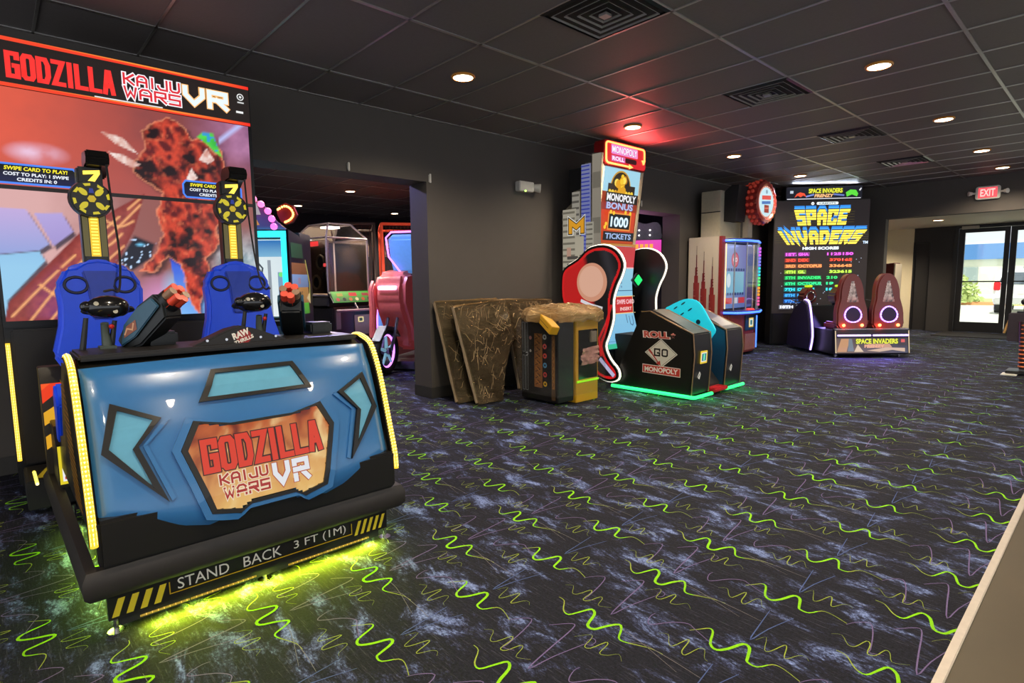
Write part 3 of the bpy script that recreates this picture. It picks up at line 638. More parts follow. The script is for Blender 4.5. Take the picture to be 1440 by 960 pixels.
        if k:
            s = mixc(c(112, 42, 44), c(170, 76, 66), n2); s = mixc(s, c(120, 70, 150), max(0, min(1, (1.5-z)*1.6))*(.5+.5*n)*max(0, min(1, (y-.15)*6)))
            s = mixc(s, c(126, 40, 36), max(0, 1+d/.05))
            for l in VEIN:
                dv = min(sdist(p, [l[i], l[i+1]]) if abs(l[i][0]-y) < .08 and abs(l[i][1]-z) < .08 else 9 for i in range(len(l)-1)); dv = abs(dv)
                s = mixc(s, c(238, 168, 110), max(0, 1-dv/.011))
            col = mixc(col, s, k)
        for P, a_, b_ in ((BLUEP, (40, 70, 205), (120, 175, 235)), (CRM, (225, 190, 130), (245, 230, 190))):
            k, d = inside(p, P); col = mixc(col, mixc(c(*a_), c(*b_), (1.5-z)/.4+.3*(n-.5)), k)
        k, d = inside(p, ORB, .02)
        if k: col = mixc(col, c(14, 16, 34) if hsh(int(y*160), int(z*160)) < .9 else c(190, 220, 255), k); col = mixc(col, c(120, 210, 255), max(0, 1-math.hypot((y-.79)/.035, (z-1.585)/.014)))
        q = (y+.03*(n2-.5), z+.03*(vnoise(y*20+9, z*20, 2)-.5))
        k2, d = inside((q[0]-.02, q[1]+.02), ROCK, .03); col = mixc(col, c(40, 18, 22), .8*k2)
        k, d = inside(q, ROCK, .008)
        if k:
            r_ = abs(vnoise(y*16+z*5, z*11-y*4, 3, 9)-.5)*2; s = mixc(c(206, 70, 48), c(92, 26, 30), min(1, r_*2.1)); s = mixc(s, c(236, 122, 84), max(0, (n2-.6)*2.6)); s = mixc(s, c(30, 12, 18), max(0, min(1, (n-.52)*6)))
            s = mixc(s, c(60, 20, 26), max(0, min(1, (y-1.2)*4))*.7); s = mixc(s, c(246, 160, 120), max(0, 1+d/.012)*.7); col = mixc(col, s, k)
        k, d = inside(p, GRN, .012); col = mixc(col, mixc(c(40, 160, 60), c(110, 250, 90), n*1.4-.2) if n2 < .62 else c(50, 150, 200), k)
        for P in SHARD:
            k, d = inside(p, P); col = mixc(col, mixc(c(244, 236, 230), c(190, 110, 90), n2*1.2-.1), k)
        return col
    ar.raster(.065, 1.543, 1.1, 2.49, 150, 140, pic)
    ar.rect(.06, 1.545, 1.893, 1.918, c(28, 22, 22))
    for y, half in ((.276, .205), (1.27, .2)):     # the two price boxes
        z0, z1 = 1.925, 2.05
        oct_ = lambda g: [(y-half-g, z0+.03), (y-half+.02-g*.5, z0-g), (y+half-.02+g*.5, z0-g), (y+half+g, z0+.03), (y+half+g, z1-.03), (y+half-.02+g*.5, z1+g), (y-half+.02-g*.5, z1+g), (y-half-g, z1-.03)]
        ar.poly(oct_(0), c(70, 130, 240)); ar.poly(oct_(-.012), [c(20, 24, 60)]*4+[c(8, 8, 14)]*4)
        ar.text('SWIPE CARD TO PLAY!', y, 2.008, .023, c(250, 235, 40), .03, w=.3, shear=.15)
        ar.text('COST TO PLAY: 1 SWIPE', y, 1.976, .02, c(235, 240, 250), .03, w=.31, shear=.1)
        ar.text('CREDITS IN: 0', y, 1.945, .02, c(235, 240, 250), .03, w=.19, shear=.1)
    ar.done('screen', SCREEN, t, label='tall lit display showing a red rocky scene')
    for yy in (y0+.01, y1-.01):
        led_strip('led_strip', [(X+.035, yy, .24), (X+.035, yy, .97)], t, .011)
    # platform at the foot
    build('foot_platform', MB().box(-4.55, -4.18, y0+.02, y1-.02, .03, .2), BLACKM, t, bevel=.006)
    ar = Art((0, 0, .2012), (0, 1, 0), (-1, 0, 0)); 
    ar.rect(y0+.04, y1-.04, 4.19, 4.54, lin(24, 22, 20)); hazard(ar, y0+.06, y1-.12, 4.22, 4.5, 12, .5, .3)
    ar.done('hazard_tape', PRINT, t, label='yellow and black striped tape')
    for y in (y0+.1, y1-.1):
        for x in (-5.08, -4.28): build('foot', MB().cyl((x, y, 0), (x, y, .012), .03, n=10).cyl((x, y, .01), (x, y, .07), .01, n=8), CHROME, t, smooth=True)
video_cabinet()

# ------------------------------------------------------------------ two seat ride pod
YC, Y0, Y1 = .82, .205, 1.44
PZ = [.2, .38, .47, .60, .76, .89, 1.0, 1.035, 1.06]; PX = [-2.46, -2.45, -2.46, -2.50, -2.55, -2.60, -2.67, -2.78, -2.9]
def lerp(z, a, b):
    if z <= a[0]: return b[0]
    for i in range(len(a)-1):
        if z <= a[i+1]: u = (z-a[i])/(a[i+1]-a[i]); return b[i]+(b[i+1]-b[i])*u
    return b[-1]
def fx(y, z): return lerp(z, PZ, PX)+.035-.06*abs((y-YC)/.62)**3
def on_shell(a, b):
    e = .004; X = fx(a, b); dy = (fx(a+e, b)-fx(a-e, b))/(2*e); dz = (fx(a, b+e)-fx(a, b-e))/(2*e)
    return (X, a, b), Vector((1, -dy, -dz)).normalized()
def sub(poly, n=6):
    out = []
    for i, p in enumerate(poly):
        q = poly[(i+1) % len(poly)]
        for k in range(n): out.append((p[0]+(q[0]-p[0])*k/n, p[1]+(q[1]-p[1])*k/n))
    return out
def shell_patch(poly, d0, d1, col=None, mb=None, mi=0):
    """a slab that follows the shell: bottom at depth d0, top at d1"""
    mb = mb or MB(); P = sub(poly, 4); n = len(P); vs = []
    for d in (d0, d1):
        for a, b in P: p, nn = on_shell(a, b); vs.append(Vector(p)+nn*d)
    tr = tessellate_polygon([[Vector((a, b, 0)) for a, b in P]])
    mb.add(vs, [tuple(i+n for i in t) for t in tr]+[(i, (i+1) % n, (i+1) % n+n, i+n) for i in range(n)], col, mi); return mb
def ring_patch(outer, inner, d0, d1):
    mb = MB(); n = len(outer)*4; O, I = sub(outer, 4), sub(inner, 4); vs = []
    for L, d in ((O, d0), (O, d1), (I, d1), (I, d0)):
        for a, b in L: p, nn = on_shell(a, b); vs.append(Vector(p)+nn*d)
    fs = []
    for k in range(3): fs += [(k*n+i, k*n+(i+1) % n, (k+1)*n+(i+1) % n, (k+1)*n+i) for i in range(n)]
    return mb.add(vs, fs)
mirror = lambda P: [(2*YC-a, b) for a, b in P][::-1]
def ride_pod():
    t = thing('ride_pod', 'blue two-seat ride pod with glowing yellow edges and big front logo', 'arcade machine', (-3.2, YC, 0))
    BLUE = mat('pod_blue', lin(50, 112, 172), .28, nz=.05, coat=.4)
    SEATB = mat('seat_blue', lin(30, 84, 255), .38, nz=.05)
    DK = mat('pod_black', (.012, .011, .01), .3)
    # black core with side skins
    core = [(-2.5, .3), (-2.5, .45), (-2.58, .72), (-2.66, .95), (-2.82, 1.03), (-3.05, 1.03), (-3.2, .9), (-3.5, .52), (-4.0, .45), (-4.0, .3)]
    build('chassis', MB().prism(core, 'y', Y0+.02, Y1-.02), DK, t, bevel=.012)
    # front moulding
    bot = [(.226, .458), (.4, .40), (.586, .352), (.63, .372), (.72, .372), (.735, .41), (.905, .41), (.92, .372), (1.01, .372), (1.054, .352), (1.24, .40), (1.414, .458)]
    ztop = lambda y: 1.0+.012*(1-((y-YC)/.6)**2)
    m = MB(); nu, nv = 44, 20
    def zb(y):
        for p, q in zip(bot, bot[1:]):
            if p[0] <= y <= q[0]: return p[1]+(q[1]-p[1])*(y-p[0])/(q[0]-p[0])
        return .458
    def shell(u, v):
        y = .226+(1.414-.226)*u; z = zb(y)+(ztop(y)-zb(y))*v; ed = min(u, 1-u, v*.6, (1-v)*.6); d = .018*(1-max(0, 1-ed/.05)**2)
        p, n = on_shell(y, z); return Vector(p)+n*(d-.006)
    m.grid(shell, nu, nv)
    build('front_shell', m, BLUE, t, smooth=True)
    LW = [(.305, .86), (.458, .789), (.374, .697), (.447, .482), (.261, .686)]; LI = [(.324, .833), (.429, .785), (.355, .69), (.403, .545), (.285, .7)]
    TW = [(.658, .944), (1.0, .944), (1.062, .828), (.592, .828)]; TI = [(.672, .928), (.985, .928), (1.03, .843), (.626, .843)]
    PANE = mat('pod_pane', lin(104, 172, 205), .18, nz=.08, coat=.5)
    for o, i in ((LW, LI), (mirror(LW), mirror(LI)), (TW, TI)):
        b = build('window_bezel', ring_patch(o, i, .008, .026), DK, t)
        build('window_pane', shell_patch(i, .008, .017), PANE, b)
    for s in (1, -1):          # raised ridges beside the panes
        f = (lambda P: P) if s == 1 else mirror
        build('ridge', shell_patch(f([(.47, .79), (.485, .782), (.402, .7), (.388, .697)]), .008, .022, mb=shell_patch(f([(.388, .697), (.402, .7), (.47, .492), (.455, .484)]), .008, .02)), BLUE, t)
    LG = [(.569, .755), (.697, .728), (.945, .728), (1.075, .755), (1.122, .654), (1.05, .41), (.95, .388), (.91, .413), (.735, .413), (.69, .388), (.59, .41), (.515, .654)]
    def inset(P, k, c=(.82, .59)): return [(c[0]+(a-c[0])*k, c[1]+(b-c[1])*k) for a, b in P]
    b = build('logo_frame', ring_patch(inset(LG, 1.03), inset(LG, .955), .01, .03), DK, t)
    ar = Art((0, 0, 0), (0, 1, 0), (0, 0, 1), .0004, fn=lambda a, b_: (Vector(on_shell(a, b_)[0])+on_shell(a, b_)[1]*.02, on_shell(a, b_)[1]))
    rng = random.Random(5); c = lin
    LGI = inset(LG, .985)
    def fire(y, z):
        if sdist((y, z), LGI) > 0: return None
        n = vnoise(y*14+2*vnoise(y*9, z*9), z*9-3*vnoise(y*7, z*7, 2, 3), 4); h_ = (z-.4)/.34
        col = mixc(c(240, 190, 110), c(196, 92, 40), h_*1.1+.9*(n-.5)); col = mixc(col, c(120, 34, 16), max(0, (n-.52)*3+h_-.75)); return mixc(col, c(255, 226, 160), max(0, (.36-n)*3.5))
    ar.raster(.5, 1.14, .38, .77, 72, 44, fire)
    ar.polys(stroke_text('gODZILLa', .572, .553, .49, .132, .025, .05, .008), c(60, 10, 8)); ar.polys(stroke_text('gODZILLa', .572, .553, .49, .132, .023, .05), c(228, 58, 34))
    ar.polys(stroke_text('KAIJU', .622, .5, .19, .042, .009, .16, .007), c(250, 225, 190)); ar.polys(stroke_text('KAIJU', .622, .5, .19, .042, .008, .16), c(175, 35, 30))
    ar.polys(stroke_text('WARS', .632, .448, .18, .042, .009, .16, .007), c(250, 225, 190)); ar.polys(stroke_text('WARS', .632, .448, .18, .042, .008, .16), c(175, 35, 30))
    ar.polys(stroke_text('VR', .828, .45, .158, .092, .022, .14, .006), c(190, 90, 50)); ar.polys(stroke_text('VR', .828, .45, .158, .092, .02, .14), c(240, 242, 248))
    ar.done('logo_panel', attr_mat('logo_lit', .3, .62), b, label='flame coloured logo panel')
    build('logo_moulding', ring_patch(inset(LG, 1.13), inset(LG, 1.035), .002, .028), BLUE, t)
    # lower skirt: black body, foam bumper, kick plate
    build('skirt', MB().box(-2.5, -2.43, Y0+.01, Y1-.01, .29, .47), DK, t, bevel=.012)
    m = MB(); sec = [(0, .168), (.03, .172), (.05, .195), (.052, .255), (.035, .285), (0, .292)]
    path = [(-4.05, Y0), (-2.48, Y0), (-2.48, Y1), (-4.05, Y1)]; nrm = [(0, -1), (.72, -.72), (.72, .72), (0, 1)]
    vs = [(px+nx*d*1.2, py+ny*d*1.2, z) for (px, py), (nx, ny) in zip(path, nrm) for d, z in sec]; n = len(sec)
    m.add(vs, [(i*n+k, i*n+k+1, (i+1)*n+k+1, (i+1)*n+k) for i in range(3) for k in range(n-1)]+[tuple(range(n)), tuple(3*n+k for k in range(n))])
    build('foam_bumper', m, mat('bumper_foam', lin(44, 40, 38), .5, nz=.2), t, smooth=True)
    build('kick_plate', MB().box(-2.5, -2.475, Y0+.025, Y1-.045, .072, .2), DK, t)
    build('under_frame', MB().box(-3.95, -2.6, Y0+.08, Y1-.08, .07, .14), BLACKM, t)
    ar = Art((-2.4745, 0, 0), (0, 1, 0), (0, 0, 1), .0005)
    hazard(ar, .24, .42, .082, .15, 4, .5, .35); hazard(ar, 1.215, 1.375, .085, .152, 5, .5, .35)
    ar.text('STAND', .553, .112, .045, c(225, 222, 215), .0, w=.19); ar.text('BACK', .785, .112, .045, c(225, 222, 215), .0, w=.16); ar.text('3 FT (1M)', 1.045, .11, .047, c(225, 222, 215), .0, w=.25)
    ar.line([(.43, .15), (.43, .104), (1.2, .1), (1.2, .15)], .004, c(190, 155, 20))
    ar.done('warning_print', PRINT, t, label='white stand back lettering with yellow stripes')
    for a, b_ in ((.33, .5), (.505, .76), (.9, 1.06), (1.065, 1.3)):
        led_strip('under_light', [(-2.492, a, .044), (-2.492, b_, .044)], t, .004, .02, (.30, .18, .01), (1, .62, .12))
    build('under_plate', MB().box(-2.53, -2.5, Y0+.06, Y1-.08, .03, .075), BLACKM, t)
    for x in (-2.51, -3.9):
        for y in (.255, .8, 1.4): build('foot', MB().cyl((x, y, 0), (x, y, .012), .03, n=12).cyl((x, y, .01), (x, y, .1), .009, n=8), CHROME, t, smooth=True)
    # glowing edges
    for y, s in ((Y0, -1), (Y1, 1)):
        prof = [(PX[i]+.012, PZ[i]) for i in range(1, 8)]+[(-2.84, 1.03)]
        P = [(x, y, z) for x, z in smooth_pts(prof, 3)]
        build('edge_rail', MB().prism([(x-.014, z) for x, z in prof]+[(x-.05, z-.012) for x, z in prof[::-1]], 'y', y-.012, y+.012), DK, t)
        led_strip('edge_light', P, t, .0125, .016)
        build('side_panel', MB().prism([(-2.52, .42), (-2.58, .72), (-2.68, .93), (-2.85, 1.0), (-3.02, .99), (-3.15, .86), (-3.3, .62), (-3.9, .5), (-3.95, .4)], 'y', y-.004, y+.012), DK, t)
        ar = Art((0, y-s*-.006, 0), (1, 0, 0), (0, 0, 1), .0006*(1 if s < 0 else -1))
        ar.poly([(-3.28, .42), (-2.56, .42), (-2.62, .7), (-2.72, .92), (-2.86, .97), (-2.98, .9), (-3.1, .7)], c(26, 22, 18))
        for k in range(22): z = .44+k*.023; ar.rect(-2.93+.05*abs(k-14)/14-.02, -2.62-.006*k-.02, z, z+.011, c(150, 100, 20))
        ar.done('side_print', PRINT, t, label='amber striped side graphic')
        led_strip('side_glow', [(-4.0, y+s*.1, .3), (-3.7, y+s*.1, .31)], t, .008, .02, (.7, .6, .02))
        # entry step beside the seat
        w0, w1 = (y-.045, y+.12) if s < 0 else (y-.12, y+.045); v0, v1 = (y-.02, y+.08) if s < 0 else (y-.08, y+.02)
        sw = build('seat_wall', MB().prism([(-4.0, .3), (-3.87, .3), (-3.87, .8), (-3.9, .88), (-4.0, .88)], 'y', w0, w1), mat('wall_amber', lin(44, 36, 22), .4), t, bevel=.004)
        ar = Art((-3.8695, 0, 0), (0, 1, 0), (0, 0, 1), .0008); q0, q1 = w0+.004, w1-.004
        ar.poly([(q0, .74), (q0, .795), (q1, .795), (q1-.03, .795)], c(250, 90, 30)); ar.poly([(q0, .69), (q1-.03, .795), (q0+.04, .795), (q0, .76)], c(235, 60, 20)); ar.poly([(q0, .57), (q0, .64), (q1, .74), (q1, .67)], c(225, 165, 35)); ar.poly([(q0, .44), (q0, .51), (q1, .61), (q1, .54)], c(225, 165, 35))
        ar.done('hazard_print', LITPANEL, sw, label='orange and yellow striped warning print')
        lb = build('step_box', MB().prism([(-3.86, .3), (-3.56, .3), (-3.56, .52), (-3.66, .6), (-3.86, .6)], 'y', v0, v1), mat('step_dark', lin(40, 36, 26), .4), t, bevel=.004)
        ar = Art((-3.5595, 0, 0), (0, 1, 0), (0, 0, 1), .0008); q0, q1 = v0+.004, v1-.004
        ar.rect(q0, q1, .32, .515, c(225, 205, 40)); ar.rect(q0+.012, q1-.012, .335, .48, c(238, 238, 242)); ar.rect(q0+.012, q1-.012, .455, .48, c(215, 40, 30)); ar.disc((q0+q1)/2, .405, .028, c(50, 70, 200)); ar.rect(q0+.02, q1-.02, .345, .36, c(190, 60, 60))
        ar.done('warning_label', LITPANEL, lb, label='yellow edged white warning label')
        build('wing_blue', MB().prism([(-3.62, .54), (-3.5, .54), (-3.42, .74), (-3.52, .84), (-3.6, .78)], 'y', v0+.01, v1), SEATB, t, bevel=.01)
    # dash and name arch
    build('dash', MB().box(-3.06, -2.74, Y0+.03, Y1-.03, 1.015, 1.04), mat('dash_black', lin(30, 27, 26), .45), t, bevel=.008)
    build('arch', MB().prism([(.56, 1.02), (.63, 1.035), (.79, 1.105), (.85, 1.118), (.9, 1.105), (1.07, 1.035), (1.14, 1.02)], 'x', -2.86, -2.77), mat('dash_black', lin(30, 27, 26), .45), t, bevel=.012)
    ar = Art((-2.769, 0, 0), (0, 1, 0), (0, 0, 1), .0006)
    ar.disc(.855, 1.068, .034, c(150, 30, 30)); 
    M2 = lambda x, y: (.848+(x*.93-y*.28), 1.065+(x*.33+y*.93))
    ar.text('RAW', 0, .002, .032, c(240, 235, 225), .05, w=.078, warp=M2); ar.text('THRILLS', .004, -.022, .018, c(240, 235, 225), .04, w=.09, warp=M2)
    ar.done('maker_badge', PRINT, t, label='small badge with white lettering on a red disc')
    for y in (.7, .78, .93, 1.0): build('bolt', MB().cyl((-2.775, y, 1.06), (-2.766, y, 1.06), .006, n=8), CHROME, t)
    # seats, towers
    for ys in (.455, 1.165):
        H_ = [(0, 1.455), (.06, 1.447), (.105, 1.415), (.15, 1.408), (.165, 1.37), (.198, 1.31), (.19, 1.2), (.198, 1.1), (.235, .95), (.19, .86), (.17, .72)]; W = [(-a, b) for a, b in H_[::-1]]+H_[1:]
        back = MB().prism([(ys+a, z) for a, z in W], 'x', -3.82, -3.73, fn=lambda q: (q[0]-.12*(q[2]-.7), q[1], q[2]))
        s = build('seat_back', back, SEATB, t, bevel=.022, seg=3)
        build('spine', MB().prism([(ys-.05, 1.13), (ys+.05, 1.13), (ys+.06, 1.3), (ys+.08, 1.39), (ys-.08, 1.39), (ys-.06, 1.3)], 'x', -3.74, -3.715, fn=lambda q: (q[0]-.12*(q[2]-.7), q[1], q[2])), mat('seat_spine', lin(32, 66, 185), .4), s, bevel=.008)
        for k in (-1, 1):
            P = [(-3.727-.12*(1.315+.04*math.sin(a)-.7), ys+k*.108+.05*math.cos(a), 1.315+.042*math.sin(a)) for a in [i*math.pi/12 for i in range(24)]]
            build('speaker_ring', MB().tube(P, .0075, 6, True), mat('ring_black', lin(22, 28, 60), .5), s, smooth=True)
        build('cushion', MB().box(-3.74, -3.3, ys-.2, ys+.2, .5, .62), SEATB, t, bevel=.04, seg=3)
        # light tower behind the seat
        x = -3.9
        tw = build('tower_post', MB().box(x-.05, x+.035, ys-.058, ys+.058, .5, 1.95), DK, t, bevel=.01)
        ar = Art((x+.0355, 0, 0), (0, 1, 0), (0, 0, 1), .0006)
        ar.rect(ys-.022, ys+.022, 1.47, 1.72, (.42, .26, .01)); ar.rect(ys-.052, ys-.026, 1.47, 1.72, (.05, .04, .01)); ar.rect(ys+.026, ys+.052, 1.47, 1.72, (.05, .04, .01))
        for k in range(14): ar.rect(ys-.015, ys+.015, 1.48+k*.017, 1.487+k*.017, (1, .72, .08))
        ar.poly([(ys-.03, 1.925), (ys+.045, 1.935), (ys+.045, 1.915), (ys+.012, 1.86), (ys+.01, 1.82), (ys-.016, 1.82), (ys-.014, 1.87), (ys+.02, 1.913), (ys-.03, 1.905)], (1, .66, .06))
        ar.done('tower_light', attr_mat('tower_glow', .3, 1.6), tw, label='glowing yellow light bars')
        hd = build('tower_head', MB().prism([(x-.06, 1.9), (x+.03, 1.95), (x+.1, 1.955), (x+.12, 1.99), (x+.1, 2.03), (x-.03, 2.04), (x-.07, 2.0)], 'y', ys-.02, ys+.085), DK, t, bevel=.008)
        build('cable', MB().tube(smooth_pts([(x+.1, ys+.07, 1.96), (x+.1, ys+.08, 1.75), (x+.14, ys+.09, 1.5), (-3.6, ys+.06, 1.34), (-3.4, ys+.02, 1.28), (-3.2, ys-.03, 1.29), (-3.05, ys-.08, 1.285)], 4), .0055, 6), BLACKM, t, smooth=True)
        dz = 1.775
        dk = build('tower_disc', MB().cyl((x+.03, ys-.005, dz), (x+.075, ys-.005, dz), .102, .095, 28), DK, t, bevel=.006)
        ar = Art((x+.0756, 0, 0), (0, 1, 0), (0, 0, 1), .0006); cy = ys-.005
        ar.disc(cy, dz, .088, c(24, 22, 10)); Yl = c(235, 215, 40)
        for k in range(4):
            a = R(45+90*k); q = lambda r, o: (cy+r*math.cos(a+o), dz+r*math.sin(a+o))
            ar.poly(smooth_pts([q(.026, 0), q(.045, -.32), q(.072, -.12), q(.072, .12), q(.045, .32)], 3, True), Yl)
        for k in range(8):
            a = R(12+45*k); q = lambda r, o: (cy+r*math.cos(a+o), dz+r*math.sin(a+o)); ar.poly([q(.07, -.2), q(.083, -.2), q(.085, .2), q(.07, .16)], Yl)
        ar.poly([(cy+.02*math.cos(R(60*k)), dz+.02*math.sin(R(60*k))) for k in range(6)], c(225, 190, 30)); ar.poly([(cy-.012, dz+.03), (cy+.012, dz+.03), (cy+.008, dz+.055), (cy-.008, dz+.055)], c(40, 60, 160))
        ar.done('disc_emblem', attr_mat('emblem_glow', .3, .55), dk, label='round yellow petal emblem')
    # controls: joystick levers and toy cannons
    for ys, P0, P1 in ((.36, (-3.03, .455, 1.085), (-2.85, .59, 1.235)), (1.0, (-3.05, 1.2, 1.09), (-2.86, 1.115, 1.235))):
        P0, P1 = Vector(P0), Vector(P1); yg = P0.y+.07
        j = build('joystick', MB().tube([(-2.98, ys, 1.04), (-2.985, ys-.002, 1.1), (-2.97, ys-.004, 1.15)], [.02, .016, .015], 10).box(-3.01, -2.95, ys-.03, ys+.03, 1.04, 1.052), mat('grip_grey', lin(70, 80, 74), .4), t, smooth=True)
        build('trigger', MB().ball((-2.955, ys+.018, 1.135), .011, 8), mat('red_button', (.5, .02, .02), .3), j, label='red button')
        for dy, zt in ((-.065, 1.174), (.035, 1.158)): build('headset_prop', MB().tube([(-2.99, ys+dy-.02, 1.04), (-2.985, ys+dy, zt)], [.012, .009], 8), BLACK, t, smooth=True)
        # cannon: axis tilts up, along +Y and towards the player
        d = (P1-P0).normalized(); up = Vector((0, 0, 1)); sx = d.cross(up).normalized(); uu = sx.cross(d)
        Mx = Matrix((sx, d, uu)).transposed().to_4x4(); Mx.translation = P0; L = (P1-P0).length
        g = MB().prism([(-.03, -.06), (.06, -.085), (L-.03, -.06), (L, 0), (L-.02, .06), (L*.55, .062), (.06, .04), (-.03, .0)], 'x', -.05, .05).xf(Mx)
        gb = build('cannon_body', g, mat('cannon_dark', lin(22, 26, 28), .4), t, bevel=.008)
        for sg in (1, -1):
            build('cannon_side', MB().prism([(-.02, -.04), (.07, -.045), (L-.02, -.005), (L-.03, .045), (L*.55, .05), (.05, .028)], 'x', sg*.051, sg*.062).xf(Mx), mat('cannon_teal', lin(52, 92, 118), .35), gb, bevel=.004)
        ar = Art(Mx @ Vector((.057, 0, 0)), -d, uu, .0006) if False else Art(Mx @ Vector((.063, 0, 0)), d, uu, .0006)
        ar.poly([(.02, -.02), (.1, -.025), (.12, .012), (.06, .014)], c(150, 90, 70)); ar.line([(.035, -.01), (.06, .004), (.08, -.014), (.1, .004)], .007, c(220, 170, 130))
        ar.done('side_label', PRINT, gb, label='brownish sticker')
        for k in range(6):
            a = R(60*k+20); o = Vector((.031*math.cos(a), 0, .031*math.sin(a)))
            build('barrel', MB().cyl(Mx @ (o+Vector((0, L-.01, .01))), Mx @ (o+Vector((0, L+.06, .01))), .0185, n=10), mat('barrel_red' if k % 3 else 'barrel_tan', lin(235, 75, 50) if k % 3 else lin(150, 115, 90), .35), gb, smooth=True)
        build('barrel_clamp', MB().cyl(Mx @ Vector((0, L-.02, .01)), Mx @ Vector((0, L+.012, .01)), .05, n=16), mat('cannon_dark', lin(22, 26, 28), .4), gb, smooth=True)
        build('cannon_mount', MB().box(-3.06, -2.94, yg-.02, yg+.1, 1.04, 1.1), mat('cannon_dark', lin(22, 26, 28), .4), t, bevel=.01)
    return t
ride_pod()
light('AREA', (-2.488, .6, .034), 5, (.75, 1, .02), .5, aim=(.45, 0, -1), sy=.02)
light('AREA', (-2.488, 1.1, .034), 5, (.75, 1, .02), .5, aim=(.45, 0, -1), sy=.02)
for y in (Y0+.05, Y1-.05): light('AREA', (-3.2, y, .06), 2.5, (.6, 1, .1), 1.2, aim=(0, -.5 if y < 1 else .5, -1), sy=.06)
for y in (Y0-.02, Y1+.02): light('AREA', (-2.44, y, .7), 1.2, (1, .75, .1), .5, aim=(1, -.7 if y < 1 else .7, -.2), sy=.04)
for ys, lab in ((.375, 'black headset lying on the left console of the blue ride'), (.985, 'black headset lying on the right console of the blue ride')):
    h = thing('vr_headset', lab, 'headset', (-3.0, ys, 1.165), 0, 'headsets on the blue ride')
    m = MB(); m.ball((-2.99, ys, 1.218), .05, 18, 1.1, 1.6, 1.0).ball((-2.995, ys+.04, 1.212), .04, 14, 1, 1, .95).ball((-2.985, ys-.075, 1.222), .024, 12)
    build('visor', m, mat('visor_black', (.008, .008, .009), .18, coat=.5), h, smooth=True)
    build('face_pad', MB().tube([(-3.035, ys+.062*math.cos(a), 1.21+.033*math.sin(a)) for a in [i*math.pi/10 for i in range(20)]], .012, 6, True), BLACKM, h, smooth=True)
    build('strap', MB().tube(smooth_pts([(-3.02, ys+.07, 1.215), (-3.07, ys+.1, 1.2), (-3.12, ys+.04, 1.19), (-3.12, ys-.03, 1.19), (-3.06, ys-.08, 1.2), (-3.02, ys-.065, 1.215)], 4), .01, 6), BLACKM, h, smooth=True)
    for a, b in ((.02, 1.2), (-.045, 1.235)): build('sensor', MB().cyl((-2.952, ys+a, b), (-2.94, ys+a, b), .009, n=10), mat('sensor_pale', lin(190, 185, 165), .3), h)
# ------------------------------------------------------------------ plastic wrapped things by the wall
def film_mat(name, dark, pale, tr, rough=.2):
    """crinkled stretch film: part clear, part cloudy, with sharp glints"""
    m = bpy.data.materials.new(name); m.use_nodes = True; nt = m.node_tree; b = nt.nodes['Principled BSDF']; N = nt.nodes.new; L = nt.links.new
    b.inputs['Roughness'].default_value = rough; b.inputs['Metallic'].default_value = .45; b.inputs['Specular IOR Level'].default_value = 1; b.inputs['Specular Tint'].default_value = (1, .85, .62, 1)
    tc = N('ShaderNodeTexCoord'); mp = N('ShaderNodeMapping'); mp.inputs['Rotation'].default_value = (R(40), 0, 0); mp.inputs['Scale'].default_value = (1, .6, 2)
    L(tc.outputs['Object'], mp.inputs[0])
    n = N('ShaderNodeTexNoise'); n.inputs['Scale'].default_value = 9; n.inputs['Detail'].default_value = 7; n.inputs['Roughness'].default_value = .62; n.inputs['Distortion'].default_value = 1.2; L(mp.outputs[0], n.inputs['Vector'])
    n2 = N('ShaderNodeTexNoise'); n2.inputs['Scale'].default_value = 2.2; n2.inputs['Detail'].default_value = 3; L(tc.outputs['Object'], n2.inputs['Vector'])
    r = N('ShaderNodeValToRGB'); e = r.color_ramp.elements; e[0].position = .45; e[0].color = (*dark, 1); e[1].position = .72; e[1].color = (*pale, 1); L(n2.outputs['Fac'], r.inputs[0]); L(r.outputs[0], b.inputs['Base Color'])
    bp = N('ShaderNodeBump'); bp.inputs['Strength'].default_value = 1; bp.inputs['Distance'].default_value = .06; L(n.outputs['Fac'], bp.inputs['Height']); L(bp.outputs[0], b.inputs['Normal'])
    o = nt.nodes['Material Output']; t = N('ShaderNodeBsdfTransparent'); mx = N('ShaderNodeMixShader'); mx.inputs[0].default_value = tr
    L(t.outputs[0], mx.inputs[1]); L(b.outputs[0], mx.inputs[2]); L(mx.outputs[0], o.inputs[0])
    return m
FILM = film_mat('wrap_film', lin(84, 70, 50), lin(150, 130, 100), .8, .15); FILMP = film_mat('wrap_film_pale', lin(190, 150, 95), lin(225, 190, 150), .8, .2)
def crumple(poly3, nrm, amp, seed, n=22):
    """a wrinkled sheet over a quad given by four corners"""
    a, b, c_, d = [Vector(p) for p in poly3]; nrm = Vector(nrm)
    def f(u, v):
        p = (a*(1-u)+b*u)*(1-v)+(d*(1-u)+c_*u)*v
        r = vnoise(u*7+seed, v*7+seed*2, 3, seed)+.6*abs(vnoise(u*17+v*9, v*13-u*7, 2, seed+4)-.5)
        return p+nrm*amp*r
    return f
